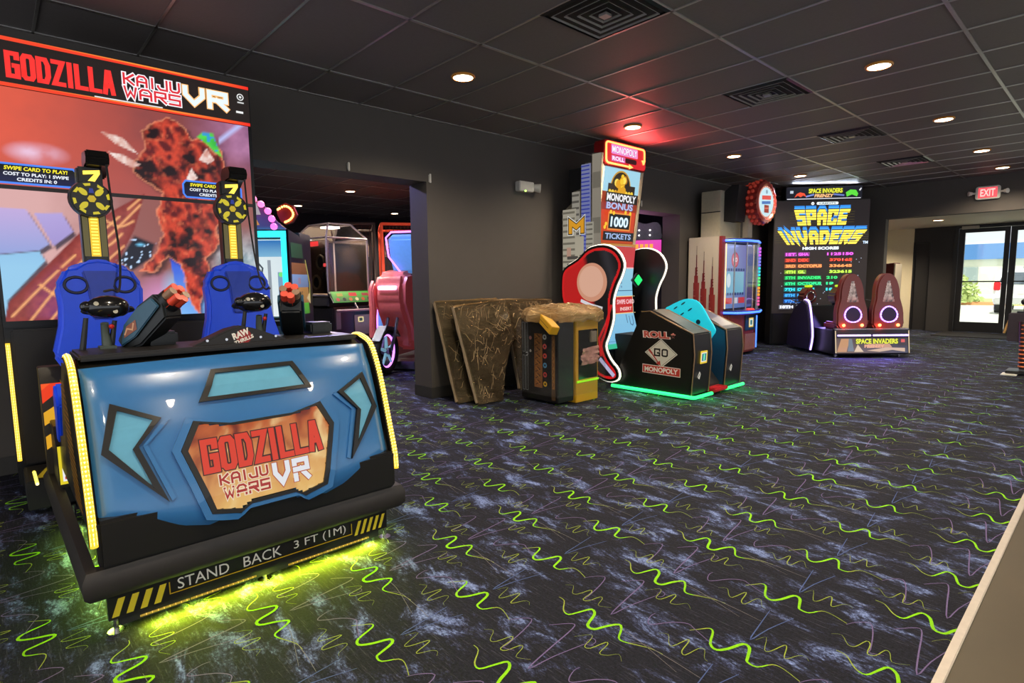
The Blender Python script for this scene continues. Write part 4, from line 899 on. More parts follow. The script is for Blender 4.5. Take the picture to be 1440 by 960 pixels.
def wrapped():
    CREASE_GLINT = mat('film_crease_glint', lin(190, 168, 136), .18, .35, nz=.4)  # pale colour paints the film's glints onto its creases
    PN = mat('wrapped_board', lin(58, 50, 40), .35, nz=.35, scale=5, coat=.3); EDGE = mat('wrap_edge', lin(150, 130, 105), .35, nz=.3, scale=25)
    x0, s = -4.66, .33
    def lean(x0, s): return lambda q: (q[0]+x0-s*q[2], q[1], q[2])
    for nm, lab, pts, x0, s, th in (
        ('leaning_board', 'dark film-wrapped panel leaning in front, next to the grey pillar', [(3.74, .0), (4.08, .0), (4.2, .31), (4.36, .55), (4.46, .67), (4.45, 1.085), (3.7, 1.03)], -4.60, .33, .055),
        ('leaning_board', 'narrow film-wrapped panel leaning against the wall behind the front one', [(3.62, .0), (4.1, .0), (4.5, .6), (4.52, 1.09), (3.61, 1.08)], -4.80, .33, .05),
        ('leaning_board', 'wide film-wrapped panel against the wall behind the yellow cabinet', [(4.62, .0), (5.38, .0), (5.42, 1.05), (4.6, 1.08)], -4.88, .22, .06)):
        t = thing(nm, lab, 'panel', (x0, 4.0 if x0 > -4.87 else 5.0, 0), 0, 'film wrapped panels leaning on the left wall')
        build('board', MB().prism(pts, 'x', -th, 0, fn=lean(x0, s)), PN, t, bevel=.006)
        ys = [p[0] for p in pts]; zs = [p[1] for p in pts]; y0, y1, z1 = min(ys), max(ys), max(zs)
        n = Vector((1, 0, s)).normalized(); m = MB(); P = [(y, z) for y, z in pts]
        def wrapfn(u, v):
            z = v*z1; row = [y for y in P]; L = []
            for i in range(len(P)):
                (a, b), (c_, d) = P[i], P[i-1]
                if (b > z) != (d > z): L.append(a+(c_-a)*(z-b)/(d-b))
            lo, hi = (min(L), max(L)) if len(L) > 1 else (min(p[0] for p in P if abs(p[1]-(0 if v < .5 else z1)) < .08), max(p[0] for p in P if abs(p[1]-(0 if v < .5 else z1)) < .08))
            y = lo-.012+(hi-lo+.024)*u; r = .8*vnoise(u*6, v*8, 3, int(y0*10))+1.3*(.5-abs(vnoise(u*11+v*13, v*9-u*8, 3, 4)-.5))
            e = min(1, min(u, 1-u)*14, (1-v)*14+.0)
            return Vector((x0-s*z, y, z+.004))+n*(.004+.034*r*e)
        m.grid(wrapfn, 60, 64); film = m
        m = MB()
        for k in range(14):      # the folded top edge of the film
            u = k/13; y = pts[-1][0]+(pts[-2][0]-pts[-1][0])*u; z = pts[-1][1]+(pts[-2][1]-pts[-1][1])*u; m.v.append(Vector((x0-s*z+.02+.012*hsh(k, 1), y, z-.035*hsh(k, 5)-.03))); m.v.append(Vector((x0-s*z-.03, y, z+.012+.012*hsh(k, 3)))); m.v.append(Vector((x0-s*z-th-.012, y, z-.05-.04*hsh(k, 7))))
        for k in range(13):
            for j in range(2): m.f.append([3*k+j, 3*k+3+j, 3*k+4+j, 3*k+1+j]); m.c.append(None); m.m.append(0)
        build('film_fold', m, FILMP, t, recalc=False)
        rng = random.Random(int(y0*50))
        for k in range(130):      # creases of the stretched film, glints painted in by pale colour
            u, v = rng.uniform(.03, .97), 1-rng.random()**1.5; a_ = rng.choice((.5, .9, -.3, 1.2, 2.6))+rng.uniform(-.25, .25); L_ = rng.uniform(.05, .2); Q = []
            for q in range(5):
                uu, vv = u+L_*math.cos(a_)*q/4, v+L_*math.sin(a_)*q/4+.012*math.sin(q*1.7+k)
                if .02 < uu < .98 and .04 < vv < .97: Q.append(wrapfn(uu, vv)+n*.003)
            if len(Q) > 2: film.tube(Q, [.0008]+[rng.uniform(.001, .0027)]*(len(Q)-2)+[.0008], 4, caps=False, mi=1)
        build('wrap_film', film, [FILM, CREASE_GLINT], t, recalc=False)
        le = pts[-1], pts[0]
        build('wrapped_edge', MB().tube([(x0-s*q[1]-th*.4, q[0]-.008, max(q[1], .02)) for q in ((le[0][0]+(le[1][0]-le[0][0])*k/9+.006*hsh(k, 2), le[0][1]+(le[1][1]-le[0][1])*k/9) for k in range(10))], [.018+.008*hsh(k, 9) for k in range(10)], 6), EDGE, t)
    # wrapped small cabinet
    t = thing('wrapped_cabinet', 'film-wrapped small game cabinet with yellow front column and lumpy wrapped top', 'arcade machine', (-4.2, 4.6, 0))
    DKC = mat('cabinet_dark', lin(24, 22, 24), .35); YL = mat('cabinet_yellow', lin(212, 160, 36), .45, nz=.06)
    build('body', MB().box(-4.5, -3.95, 4.27, 4.52, .03, .9), DKC, t, bevel=.008)
    build('yellow_column', MB().box(-4.06, -3.93, 4.53, 4.9, .0, .9), YL, t, bevel=.006)
    build('rear_box', MB().box(-4.5, -4.07, 4.53, 4.95, .0, .88), DKC, t)
    build('window_panel', MB().box(-3.935, -3.925, 4.57, 4.88, .25, .78), mat('window_black', (.008, .008, .008), .12), t)
    build('paper_wad', MB().grid(crumple([(-3.925, 4.58, .4), (-3.925, 4.87, .42), (-3.925, 4.87, .6), (-3.925, 4.58, .58)], (1, 0, 0), .05, 3), 14, 12), mat('crumpled_paper', lin(190, 140, 130), .5, nz=.3), t, smooth=True, recalc=False)
    build('coin_box', MB().box(-3.93, -3.905, 4.75, 4.85, .64, .76), mat('coin_grey', lin(140, 128, 112), .4), t, bevel=.004)
    build('green_strip', MB().box(-3.93, -3.918, 4.54, 4.9, .215, .235), mat('strip_lime', lin(150, 230, 20), .4, emit=.5), t)
    ar = Art((0, 4.269, 0), (1, 0, 0), (0, 0, 1), .0006); c = lin; rng = random.Random(2)
    for a, b in ((-4.47, -4.44), (-4.42, -4.39)):
        for q in ((a, b, .12, .5), (a, b, .54, .86)): ar.line([(q[0], q[2]), (q[1], q[2]), (q[1]-.002, q[3]), (q[0]-.002, q[3]), (q[0], q[2])], .004, c(170, 175, 180))
    ar.line([(-4.42, .5), (-4.39, .51), (-4.39, .53), (-4.42, .53)], .006, c(190, 195, 200))
    ar.rect(-4.29, -4.17, .17, .75, c(150, 96, 44))
    z = .2
    while z < .72: ar.line([(-4.27, z), (-4.2, z+.03), (-4.24, z+.05)], .008, c(70, 40, 25)); ar.line([(-4.21, z+.01), (-4.26, z+.045)], .008, c(190, 130, 60)); z += .07
    for k, col in enumerate(((225, 175, 40), (200, 60, 60), (80, 150, 200), (205, 70, 60), (200, 80, 80), (190, 190, 190))):
        ar.disc(-4.12, .22+.1*k, .028, c(*col)); ar.disc(-4.12, .22+.1*k, .012, c(30, 25, 25))
    ar.disc(-4.33, .7, .02, c(180, 120, 110)); ar.disc(-4.33, .56, .015, c(170, 170, 165)); ar.rect(-4.02, -3.965, .06, .86, c(84, 62, 40)); ar.rect(-4.01, -3.975, .18, .74, c(160, 110, 50))
    z = .2
    while z < .7: ar.line([(-4.0, z), (-3.985, z+.03), (-4.0, z+.05)], .007, c(80, 50, 30)); z += .07
    ar.done('side_art', PRINT, t, label='dark side with amber lettering strips and round icons')
    # lumpy wrapped top
    def top(u, v):
        a = 2*math.pi*u; hexr = .5/max(abs(math.cos(a)), abs(math.cos(a+math.pi/3)), abs(math.cos(a-math.pi/3)))
        r = hexr*math.sin(min(1, v*1.15)*math.pi/2)**.9; x, y = -4.22+.43*r*2*math.cos(a)*.85, 4.63+.5*r*2*math.sin(a)*.95
        z = .86+.17*(1-v**2.6)+.045*(.5-abs(vnoise(x*9+4, y*9, 3)-.5))+.03*(vnoise(x*16, y*16+3, 2)-.5)
        return Vector((x, y, z))
    m = MB(); m.grid(top, 110, 26)
    build('top_board', MB().prism([(-4.22+.41*math.cos(R(60*k))*.9, 4.63+.47*math.sin(R(60*k))) for k in range(6)], 'z', .9, .97), mat('top_tan', lin(150, 118, 70), .5), t, bevel=.02)
    rng = random.Random(77)
    for k in range(120):  # creases of the top film, with glints painted in as pale tubes
        u, v, a_, L_ = rng.random(), rng.uniform(.15, .9), rng.uniform(0, 6.28), rng.uniform(.05, .14); m.tube([top((u+L_*.5*math.cos(a_)*q/4) % 1, min(.97, max(.05, v+L_*math.sin(a_)*q/4)))+Vector((0, 0, .003)) for q in range(5)], [.001, .0025, .003, .0025, .001], 4, caps=False, mi=1)
    build('wrapped_top', m, [FILMP, CREASE_GLINT], t, recalc=False)
    m = MB()
    def skirt(u, v):
        P = [(-4.53, 4.24), (-3.93, 4.24), (-3.9, 4.5), (-3.88, 4.96), (-4.5, 4.98)]; k = min(int(u*4), 3); f = u*4-k; x = P[k][0]+(P[k+1][0]-P[k][0])*f; y = P[k][1]+(P[k+1][1]-P[k][1])*f
        g = .05*(1-v)*0+.02*vnoise(u*18, v*6, 3); return Vector((x+(g if k else 0), y-(g if k == 0 else 0), .1+.78*v))
    m.grid(skirt, 60, 18); build('film_skirt', m, film_mat('skirt_film', lin(120, 120, 125), lin(170, 170, 175), .14), t, smooth=True, recalc=False)
    Mx = Matrix.Translation((-4.0, 4.2, .86)) @ Matrix.Rotation(R(28), 4, 'Y') @ Matrix.Rotation(R(-14), 4, 'Z')
    build('yellow_box', MB().box(-.17, .13, -.06, .04, -.045, .045).xf(Mx), YL, t, bevel=.005)
    build('box_label', MB().box(-.12, .08, -.0615, -.0605, -.004, .002).xf(Mx), mat('box_line', lin(90, 60, 20), .6), t)
wrapped()

# ------------------------------------------------------------------ tall ticket tower with two ball ramps
def tower():
    t = thing('ticket_tower', 'tall ticket game with red neon sign, city skyline side and two black ball ramps', 'arcade machine', (-4.3, 6.0, 0))
    c = lin; CR = mat('tower_cream', lin(205, 190, 160), .4); yA, yB = 5.62, 6.4
    prof = [(-4.42, 2.72), (-4.50, 2.1), (-4.55, 1.7), (-4.60, 1.25), (-4.57, .86), (-4.45, .42)]
    pz = sorted([(z, x) for x, z in prof]); fx_ = lambda z: lerp(z, [q[0] for q in pz], [q[1] for q in pz])
    body = prof+[(-4.45, .02), (-4.98, .02), (-4.98, 2.72)]
    build('body', MB().prism([(x-.02, z) for x, z in body], 'y', yA+.01, yB-.01), BLACKM, t)
    for y0, y1 in ((yA-.03, yA+.02), (yB-.01, yB+.05)):
        build('side_rail', MB().prism(prof+[(x-.09, z) for x, z in prof[::-1]], 'y', y0, y1), CR, t, bevel=.008)
    fn = lambda a, b: ((fx_(b)-.012, a, b), (1, 0, .05))
    ar = Art((0, 0, 0), (0, 1, 0), (0, 0, 1), .0012, fn=fn)
    def strip(y0, y1, z0, z1, c0, c1, n=8):
        for k in range(n): ar.poly([(y0, z0+(z1-z0)*k/n), (y1, z0+(z1-z0)*k/n), (y1, z0+(z1-z0)*(k+1)/n), (y0, z0+(z1-z0)*(k+1)/n)], mixc(c0, c1, k/n), False)
        ar.k += 1
    strip(5.64, 6.39, 1.74, 2.71, c(150, 205, 230), c(165, 215, 235))
    ar.disc(6.0, 2.46, .21, c(200, 150, 50), 28); ar.disc(6.0, 2.46, .19, c(30, 22, 16), 28); ar.rect(5.64, 6.39, 1.76, 2.40, c(150, 50, 24)); strip(5.66, 6.37, 1.78, 2.18, c(190, 70, 30), c(215, 60, 36))
    ar.rect(5.74, 6.3, 2.38, 2.50, c(40, 26, 18))
    rng = random.Random(8)
    for k in range(16): a = rng.uniform(0, 6.28); r = rng.uniform(0, .11); ar.disc(6.0+r*math.cos(a), 2.5+r*math.sin(a)*.9, rng.uniform(.03, .055), c(*rng.choice([(245, 200, 40), (225, 160, 20), (255, 225, 90), (190, 120, 20)])), 10)
    for k in range(9): ar.disc(5.76+.055*k, 2.39+.02*rng.random(), .028, c(*rng.choice([(250, 210, 60), (220, 160, 20)])), 10)
    ar.rect(5.68, 6.34, 2.27, 2.39, c(26, 22, 20)); ar.text('MONOPOLY', 6.0, 2.285, .09, c(245, 245, 250), .04, w=.6)
    ar.text('BONUS', 5.98, 2.185, .085, c(120, 140, 200), .05, w=.56); ar.text('BONUS', 5.98, 2.19, .075, c(195, 205, 240), .01, w=.53)
    ar.rect(5.76, 6.24, 1.93, 2.15, c(235, 140, 60)); ar.rect(5.78, 6.22, 1.95, 2.13, c(12, 14, 18)); ar.text('1000', 6.0, 1.97, .13, c(150, 200, 225), .05, w=.37); ar.text('1000', 6.0, 1.972, .126, c(235, 250, 255), .02, w=.36)
    for q in ((5.8, 2.15), (5.86, 2.14), (6.1, 2.16), (6.2, 2.15), (5.72, 2.0), (5.7, 1.96)): ar.disc(q[0], q[1], .025, c(250, 200, 50), 10)
    ar.rect(5.68, 6.32, 1.8, 1.91, c(24, 26, 34)); ar.text('TICKETS', 5.99, 1.82, .07, c(165, 190, 235), .03, w=.54)
    ar.rect(5.64, 6.39, 1.735, 1.765, c(190, 130, 60))
    strip(5.64, 6.39, 1.46, 1.73, c(205, 70, 76), c(196, 62, 66)); ar.rect(5.64, 6.39, 1.45, 1.465, c(240, 190, 190))
    strip(5.64, 6.39, .43, 1.45, c(120, 185, 225), c(150, 205, 225), 14); ar.rect(5.64, 6.39, 1.155, 1.165, c(60, 100, 130)); ar.rect(5.64, 6.39, .43, .49, c(60, 190, 150)); ar.rect(5.64, 6.39, .515, .522, c(80, 140, 180))
    for k in range(4): ar.rect(6.13+.004*k, 6.16, 1.2+.05*k, 1.225+.05*k, c(110, 150, 180))
    ar.line([(6.2, .74), (6.2, .84)], .012, c(60, 90, 130)); ar.line([(6.26, .82), (6.26, .72), (6.3, .70), (6.33, .73), (6.33, .82)], .012, c(60, 90, 130))
    ar.rect(5.95, 6.37, .86, 1.09, c(235, 190, 120)); ar.rect(5.96, 6.36, .87, 1.08, c(196, 40, 40))
    for k in range(14): ar.disc(5.965+.03*k, 1.085, .007, c(255, 235, 170), 6); ar.disc(5.965+.03*k, .865, .007, c(255, 235, 170), 6)
    ar.text('SWIPE CARD', 6.16, .985, .06, c(250, 200, 205), .03, w=.37); ar.text('INSERT', 6.16, .9, .045, c(250, 215, 210), .02, w=.25)
    ar.done('front_display', LITPANEL, t, label='lit front panel with gold coins and number 1000')
    # neon sign on top
    sg = build('sign_box', MB().prism(rrect(5.58, 6.46, 2.69, 3.0, .06), 'x', -4.56, -4.40), mat('sign_red', lin(150, 20, 24), .35), t, bevel=.01)
    ar = Art((-4.3985, 0, 0), (0, 1, 0), (0, 0, 1), .0008)
    ar.poly(rrect(5.6, 6.44, 2.71, 2.985, .05), c(196, 34, 40)); ar.poly(rrect(5.72, 6.27, 2.84, 2.955, .015), [c(225, 130, 180)]*10+[c(205, 120, 190)]*10); ar.text('MONOPOLY', 5.995, 2.855, .085, c(110, 80, 140), .05, w=.52); ar.text('MONOPOLY', 5.995, 2.858, .08, c(248, 240, 250), .01, w=.51)
    ar.poly(rrect(5.72, 6.0, 2.755, 2.825, .01), c(190, 90, 150)); ar.text('ROLL', 5.86, 2.765, .05, c(250, 225, 240), .03, w=.24); ar.poly(rrect(6.0, 6.24, 2.76, 2.82, .025), c(46, 16, 22))
    ar.done('sign_face', attr_mat('neon_face', .3, 1.0), sg, label='glowing red sign face')
    P = [(-4.392, y, z) for y, z in [(6.1, 2.722)]+[(5.66, 2.722)]+bez_arc(5.655, 2.765, .04, 270, 180, 4)+bez_arc(5.655, 2.93, .04, 180, 90, 4)+bez_arc(6.37, 2.93, .04, 90, 0, 4)+[(6.41, 2.83), (6.39, 2.79)]]
    build('neon_tube', MB().tube(P, .012, 8), mat('neon_orange', (1, .2, .04), .3, emit=3.2, ecol=(1, .2, .05)), sg, smooth=True)
    build('neon_arrow', MB().prism([(6.43, 2.84), (6.35, 2.835), (6.385, 2.78)], 'x', -4.395, -4.385).prism([(6.08, 2.75), (6.08, 2.695), (6.16, 2.72)], 'x', -4.395, -4.385), mat('neon_orange', (1, .2, .04), .3, emit=3.2), sg)
    light('AREA', (-4.36, 6.02, 2.86), 9, (1, .05, .06), .75, t, aim=(.55, -.2, 1), sy=.1)
    light('AREA', (-4.38, 6.02, 2.83), 3, (1, .2, .12), .6, t, aim=(1, -.2, 0), sy=.2)
    # skyline side board
    sky = [(-5.0, .04), (-5.0, 2.21), (-4.87, 2.29), (-4.86, 2.42), (-4.74, 2.44), (-4.73, 2.66), (-4.66, 2.75), (-4.56, 2.74), (-4.56, 2.85), (-4.4, 2.83), (-4.43, 2.5), (-4.55, 1.7), (-4.58, 1.2), (-4.5, .04)]
    sb = build('skyline_board', MB().prism(sky, 'y', 5.545, 5.58), mat('board_grey', lin(120, 112, 100), .45), t, bevel=.004)
    ar = Art((0, 5.5445, 0), (1, 0, 0), (0, 0, 1), .0006)
    def bld(x0, x1, z0, z1, col, rows, dark, cols=1):
        ar.rect(x0, x1, z0, z1, col); h = (z1-z0)/rows
        for k in range(rows): ar.rect(x0+.008, x1-.008, z0+h*k+h*.25, z0+h*k+h*.6, dark)
    bld(-4.55, -4.41, 1.2, 2.83, [c(140, 132, 118), c(150, 142, 128)], 3, c(118, 112, 100)); bld(-4.72, -4.57, 1.5, 2.73, [c(100, 110, 190), c(130, 135, 170)], 26, c(55, 65, 160))
    bld(-4.86, -4.73, 1.3, 2.41, [c(175, 168, 150), c(150, 145, 135)], 14, c(90, 86, 80)); bld(-4.62, -4.5, .5, 2.02, [c(190, 182, 160), c(165, 160, 145)], 26, c(105, 100, 90)); bld(-4.995, -4.77, .05, 2.2, [c(196, 188, 162), c(172, 165, 148)], 28, c(118, 112, 98)); bld(-4.77, -4.63, .05, 1.85, [c(205, 196, 172), c(180, 172, 152)], 1, c(200, 192, 168))
    ar.rect(-4.91, -4.84, 1.6, 1.72, c(190, 150, 130))
    for k in range(4): ar.rect(-4.9, -4.72, 1.3+.09*k, 1.34+.09*k, c(80, 76, 70)); ar.rect(-4.69, -4.65, 1.3+.09*k, 1.35+.09*k, c(40, 38, 36))
    P = stroke_text('M', -4.88, 1.88, .27, .19, .075, 0, .02); ar.polys(P, c(250, 248, 240)); ar.polys(stroke_text('M', -4.88, 1.88, .27, .19, .07, 0, .006), c(30, 22, 16)); ar.polys(stroke_text('M', -4.87, 1.89, .25, .17, .055), c(235, 165, 40))
    ar.done('skyline_print', attr_mat('skyline_lit', .4, .55), sb, label='printed grey and blue skyscrapers with a gold letter')
    # plain cut-out boards with glowing rims on both sides
    lob = smooth_pts([(-4.28, 1.72), (-4.09, 1.65), (-3.99, 1.5), (-4.02, 1.36), (-4.08, 1.25), (-4.14, 1.07), (-4.14, .85), (-4.2, .65), (-4.25, .51), (-4.18, .36), (-4.06, .24), (-4.06, .13), (-4.21, .09), (-4.41, .18), (-4.47, .5), (-4.5, .84), (-4.71, .9), (-4.93, 1.01), (-4.96, 1.3), (-4.9, 1.46), (-4.68, 1.57), (-4.51, 1.69)], 3, True)
    RIM = mat('rim_glow', (1, .9, .75), .3, emit=.75, ecol=(1, .9, .8))
    def board(y, face, dx, parent=t):
        L = [(a+dx, b) for a, b in lob]; cx, cz = -4.35+dx, .95
        b = build('side_board', MB().prism(L, 'y', y, y+.07), mat('board_black', (.008, .008, .009), .35), parent)
        build('rim', MB().tube([(a, y+.035, z) for a, z in L], .017, 6, True), RIM, b, smooth=True)
        return b
    b = board(5.42, 1, 0)
    ar = Art((0, 5.4195, 0), (1, 0, 0), (0, 0, 1), .0006)
    # offset outlines by moving each point inwards along its normal
    def inset_poly(P, d):
        out = []; n = len(P)
        for i in range(n):
            a, q, e = Vector(P[i-1]), Vector(P[i]), Vector(P[(i+1) % n]); tt = (e-a).normalized(); out.append(tuple(q+Vector((-tt.y, tt.x))*d))
        return out
    sg_ = -1 if sum((lob[i-1][0]*lob[i][1]-lob[i][0]*lob[i-1][1]) for i in range(len(lob))) < 0 else 1
    P1 = inset_poly(lob, .03*sg_); P2 = inset_poly(lob, .055*sg_)
    ar.poly(P1, c(225, 30, 34)); 
    def face(x, z):
        if sdist((x, z), P2) > 0: return None
        n = vnoise(x*5, z*5, 3); v = (z-.1)/1.6
        return mixc(mixc(c(20, 18, 22), c(52, 50, 56), max(0, 1-abs(x+4.2+.3*(z-1.5))/.12)*(1 if z > 1.2 else .3)), c(205, 30, 32), max(0, min(1, (-.12-(x+4.35)-.25*(z-1.35))*14))*(1 if z > .9 else 0))
    ar.raster(-4.98, -3.97, .07, 1.74, 96, 160, face)
    ar.disc(-4.45, 1.28, .235, c(226, 160, 130), 36); ar.disc(-4.46, 1.29, .19, c(240, 186, 160), 32); ar.line([(-4.15, 1.0), (-4.22, .8), (-4.33, .6), (-4.3, .4)], .03, c(225, 30, 34)); ar.line([(-4.30, .34), (-4.2, .25), (-4.12, .18)], .05, c(205, 200, 235)); ar.line([(-4.6, 1.05), (-4.45, 1.0), (-4.3, .97)], .04, c(235, 235, 240))
    ar.done('board_print', attr_mat('board_lit', .3, .55), b, label='plain red and black printed board with a pale disc')
    board(6.58, -1, -.18)
    # green gem on the rail
    build('gem_frame', MB().prism([(6.40, 1.20), (6.52, 1.30), (6.40, 1.40), (6.28, 1.30)], 'x', -4.50, -4.46), BLACK, t, bevel=.006)
    build('gem', MB().prism([(6.40, 1.225), (6.49, 1.30), (6.40, 1.375), (6.31, 1.30)], 'x', -4.465, -4.445), mat('gem_green', (.02, .8, .15), .2, emit=.9, ecol=(.02, .85, .16)), t, bevel=.008, label='glowing green diamond')
    # ramps
    side = [(-3.13, .05), (-3.10, .5), (-3.12, .72), (-3.36, .82), (-3.66, .95), (-3.78, .94), (-4.2, .05)]
    BK = mat('ramp_black', lin(16, 15, 15), .42); TRIM = mat('ramp_edge', lin(150, 120, 90), .35, .5)
    for y0, y1, dx, side_m in ((5.5, 5.86, 0, BK), (6.27, 6.66, -.02, mat('ramp_blue', lin(26, 66, 96), .3))):
        S = [(a+dx, b) for a, b in side]
        r = build('ramp', MB().prism(S, 'y', y0, y1), BK, t, bevel=.012)
        for y in (y0-.002, y1+.002): build('edge_trim', MB().tube([(a, y, b) for a, b in S[:6]], .007, 6), TRIM, r, smooth=True)
        build('side_skin', MB().prism([(S[0][0]-.02, .07), (S[1][0]-.02, .5), (S[2][0]-.02, .70), (S[3][0], .795), (S[4][0], .925), (S[5][0]+.01, .915), (S[6][0]+.03, .07)], 'y', y0-.006, y0-.001), side_m, r)
        build('top_rail', MB().prism([(S[2][0]-.03, .728), (S[3][0], .833), (S[4][0], .965), (S[4][0]-.01, .95), (S[3][0], .815), (S[2][0]-.03, .712)], 'y', y0+.05, y1-.05), mat('rail_grey', lin(90, 86, 84), .3, .5), r)
        build('green_light', MB().tube([(S[6][0]+.02, y0-.02, .035), (S[0][0]+.03, y0-.02, .035), (S[0][0]+.045, y0, .035), (S[0][0]+.045, y1, .035)], .02, 8), mat('green_tube', (.02, .9, .12), .3, emit=1.5, ecol=(.03, 1, .2)), r, smooth=True, label='glowing green light tube')
        X = S[1][0]
        fr = lambda a, b: ((lerp(b, [.05, .5, .72], [S[0][0], S[1][0], S[2][0]])+.013, a, b), (1, 0, 0))
        ar = Art((0, 0, 0), (0, 1, 0), (0, 0, 1), .0008, fn=fr)
        if dx == 0:
            ar.poly(rrect(y0+.1, y0+.25, .39, .53, .01), c(240, 205, 60)); ar.rect(y0+.12, y0+.23, .41, .51, c(235, 240, 235)); ar.rect(y0+.13, y0+.22, .42, .5, c(30, 90, 110)); ar.rect(y0+.155, y0+.195, .425, .495, c(110, 230, 190))
        ar.poly([(y0+.06, .25), (y0+.11, .22), (y0+.13, .28), (y0+.1, .31)], c(200, 195, 180)); ar.line([(y0+.075, .25), (y0+.11, .28)], .012, c(60, 55, 50))
        ar.done('front_print', attr_mat('reader_lit', .3, .7), r, label='card reader screen and small sticker')
        if dx: build('panel_reflection', MB().box(-3.42, -3.4, y0-.012, y0-.005, .38, .44).box(-3.42, -3.4, y0-.012, y0-.005, .16, .22), mat('pale_reflection', lin(210, 225, 215), .4), r)  # reflections of lit panels, put in as pale shapes
    ar = Art((0, 5.4925, 0), (1, 0, 0), (0, 0, 1), .0006)
    W2 = lambda x, y: (x, y+.1*(x+3.6)*0)
    ar.text('ROLL', -3.57, .645, .085, c(250, 238, 232), .09, w=.36, shear=-.1); ar.text('ROLL', -3.57, .65, .075, c(214, 92, 80), .05, w=.33, shear=-.1); ar.text('*', -3.36, .65, .07, c(240, 150, 140), .05, w=.06)
    ar.poly([(-3.72, .48), (-3.51, .645), (-3.3, .485), (-3.5, .32)], c(226, 222, 210)); ar.line([(-3.7, .48), (-3.51, .63), (-3.32, .485), (-3.505, .335), (-3.7, .48)], .004, c(60, 58, 55))
    ar.polys(stroke_text('GO', -3.6, .445, .18, .09, .018, .2), c(20, 18, 18)); ar.line([(-3.65, .5), (-3.53, .36)], .014, c(190, 60, 55)); ar.poly([(-3.57, .36), (-3.52, .40), (-3.51, .345)], c(190, 60, 55)); ar.line([(-3.66, .51), (-3.63, .48)], .022, c(190, 60, 55))
    ar.poly([(-3.75, .345), (-3.26, .335), (-3.26, .235), (-3.75, .245)], c(238, 225, 215)); ar.poly([(-3.742, .336), (-3.268, .327), (-3.268, .243), (-3.742, .253)], c(205, 60, 50)); ar.text('MONOPOLY', -3.505, .262, .058, c(248, 240, 235), .04, w=.43)
    ar.done('side_print', PRINT, t, label='printed diamond sign with lettering on the ramp side')
    # lane between the ramps
    build('lane', MB().prism([(-3.2, .02), (-3.2, .1), (-3.5, .45), (-4.2, .62), (-4.44, .62), (-4.44, .02)], 'y', 5.88, 6.25), BLACKM, t)
    build('red_step', MB().box(-3.24, -3.08, 5.92, 6.24, .03, .075), mat('step_red', lin(205, 40, 48), .35), t, bevel=.012, label='red step pad')
    cy = smooth_pts([(-3.82, .94), (-3.76, .985), (-3.62, 1.05), (-3.52, 1.075), (-3.41, 1.06), (-3.33, .99), (-3.24, .85), (-3.16, .73), (-3.19, .66), (-3.26, .56), (-3.30, .50), (-3.45, .55), (-3.62, .65), (-3.75, .82)], 2, True)
    sh = build('ball_shield', MB().prism(cy, 'y', 6.04, 6.07), mat('shield_cyan', lin(36, 205, 232), .3, nz=.03, emit=.3, ecol=lin(36, 205, 232)), t, bevel=.005, label='cyan rounded shield with dark holes')  # plastic given a glow of its own to brighten the cyan
    ar = Art((0, 6.0395, 0), (1, 0, 0), (0, 0, 1), .0006)
    for x, z, r in ((-3.57, 1.02, .026), (-3.67, .965, .024), (-3.48, .95, .026), (-3.58, .895, .024), (-3.75, .925, .01)):
        ar.poly([(x+r*math.cos(a)+.4*r*math.sin(a), z+r*.62*math.sin(a)+.45*r*math.cos(a)) for a in [i*math.pi/9 for i in range(18)]], c(14, 70, 90))
    ar.disc(-3.37, .81, .028, c(10, 50, 70)); ar.done('holes', PRINT, sh)
tower()
for y0, y1 in ((5.47, 5.9), (6.24, 6.7)): light('AREA', (-3.6, y0, .05), 1.6, (.05, 1, .2), .9, aim=(0, -.6, -1), sy=.03); light('AREA', (-3.07, (y0+y1)/2, .05), .8, (.05, 1, .2), .04, aim=(.6, 0, -1), sy=.4)
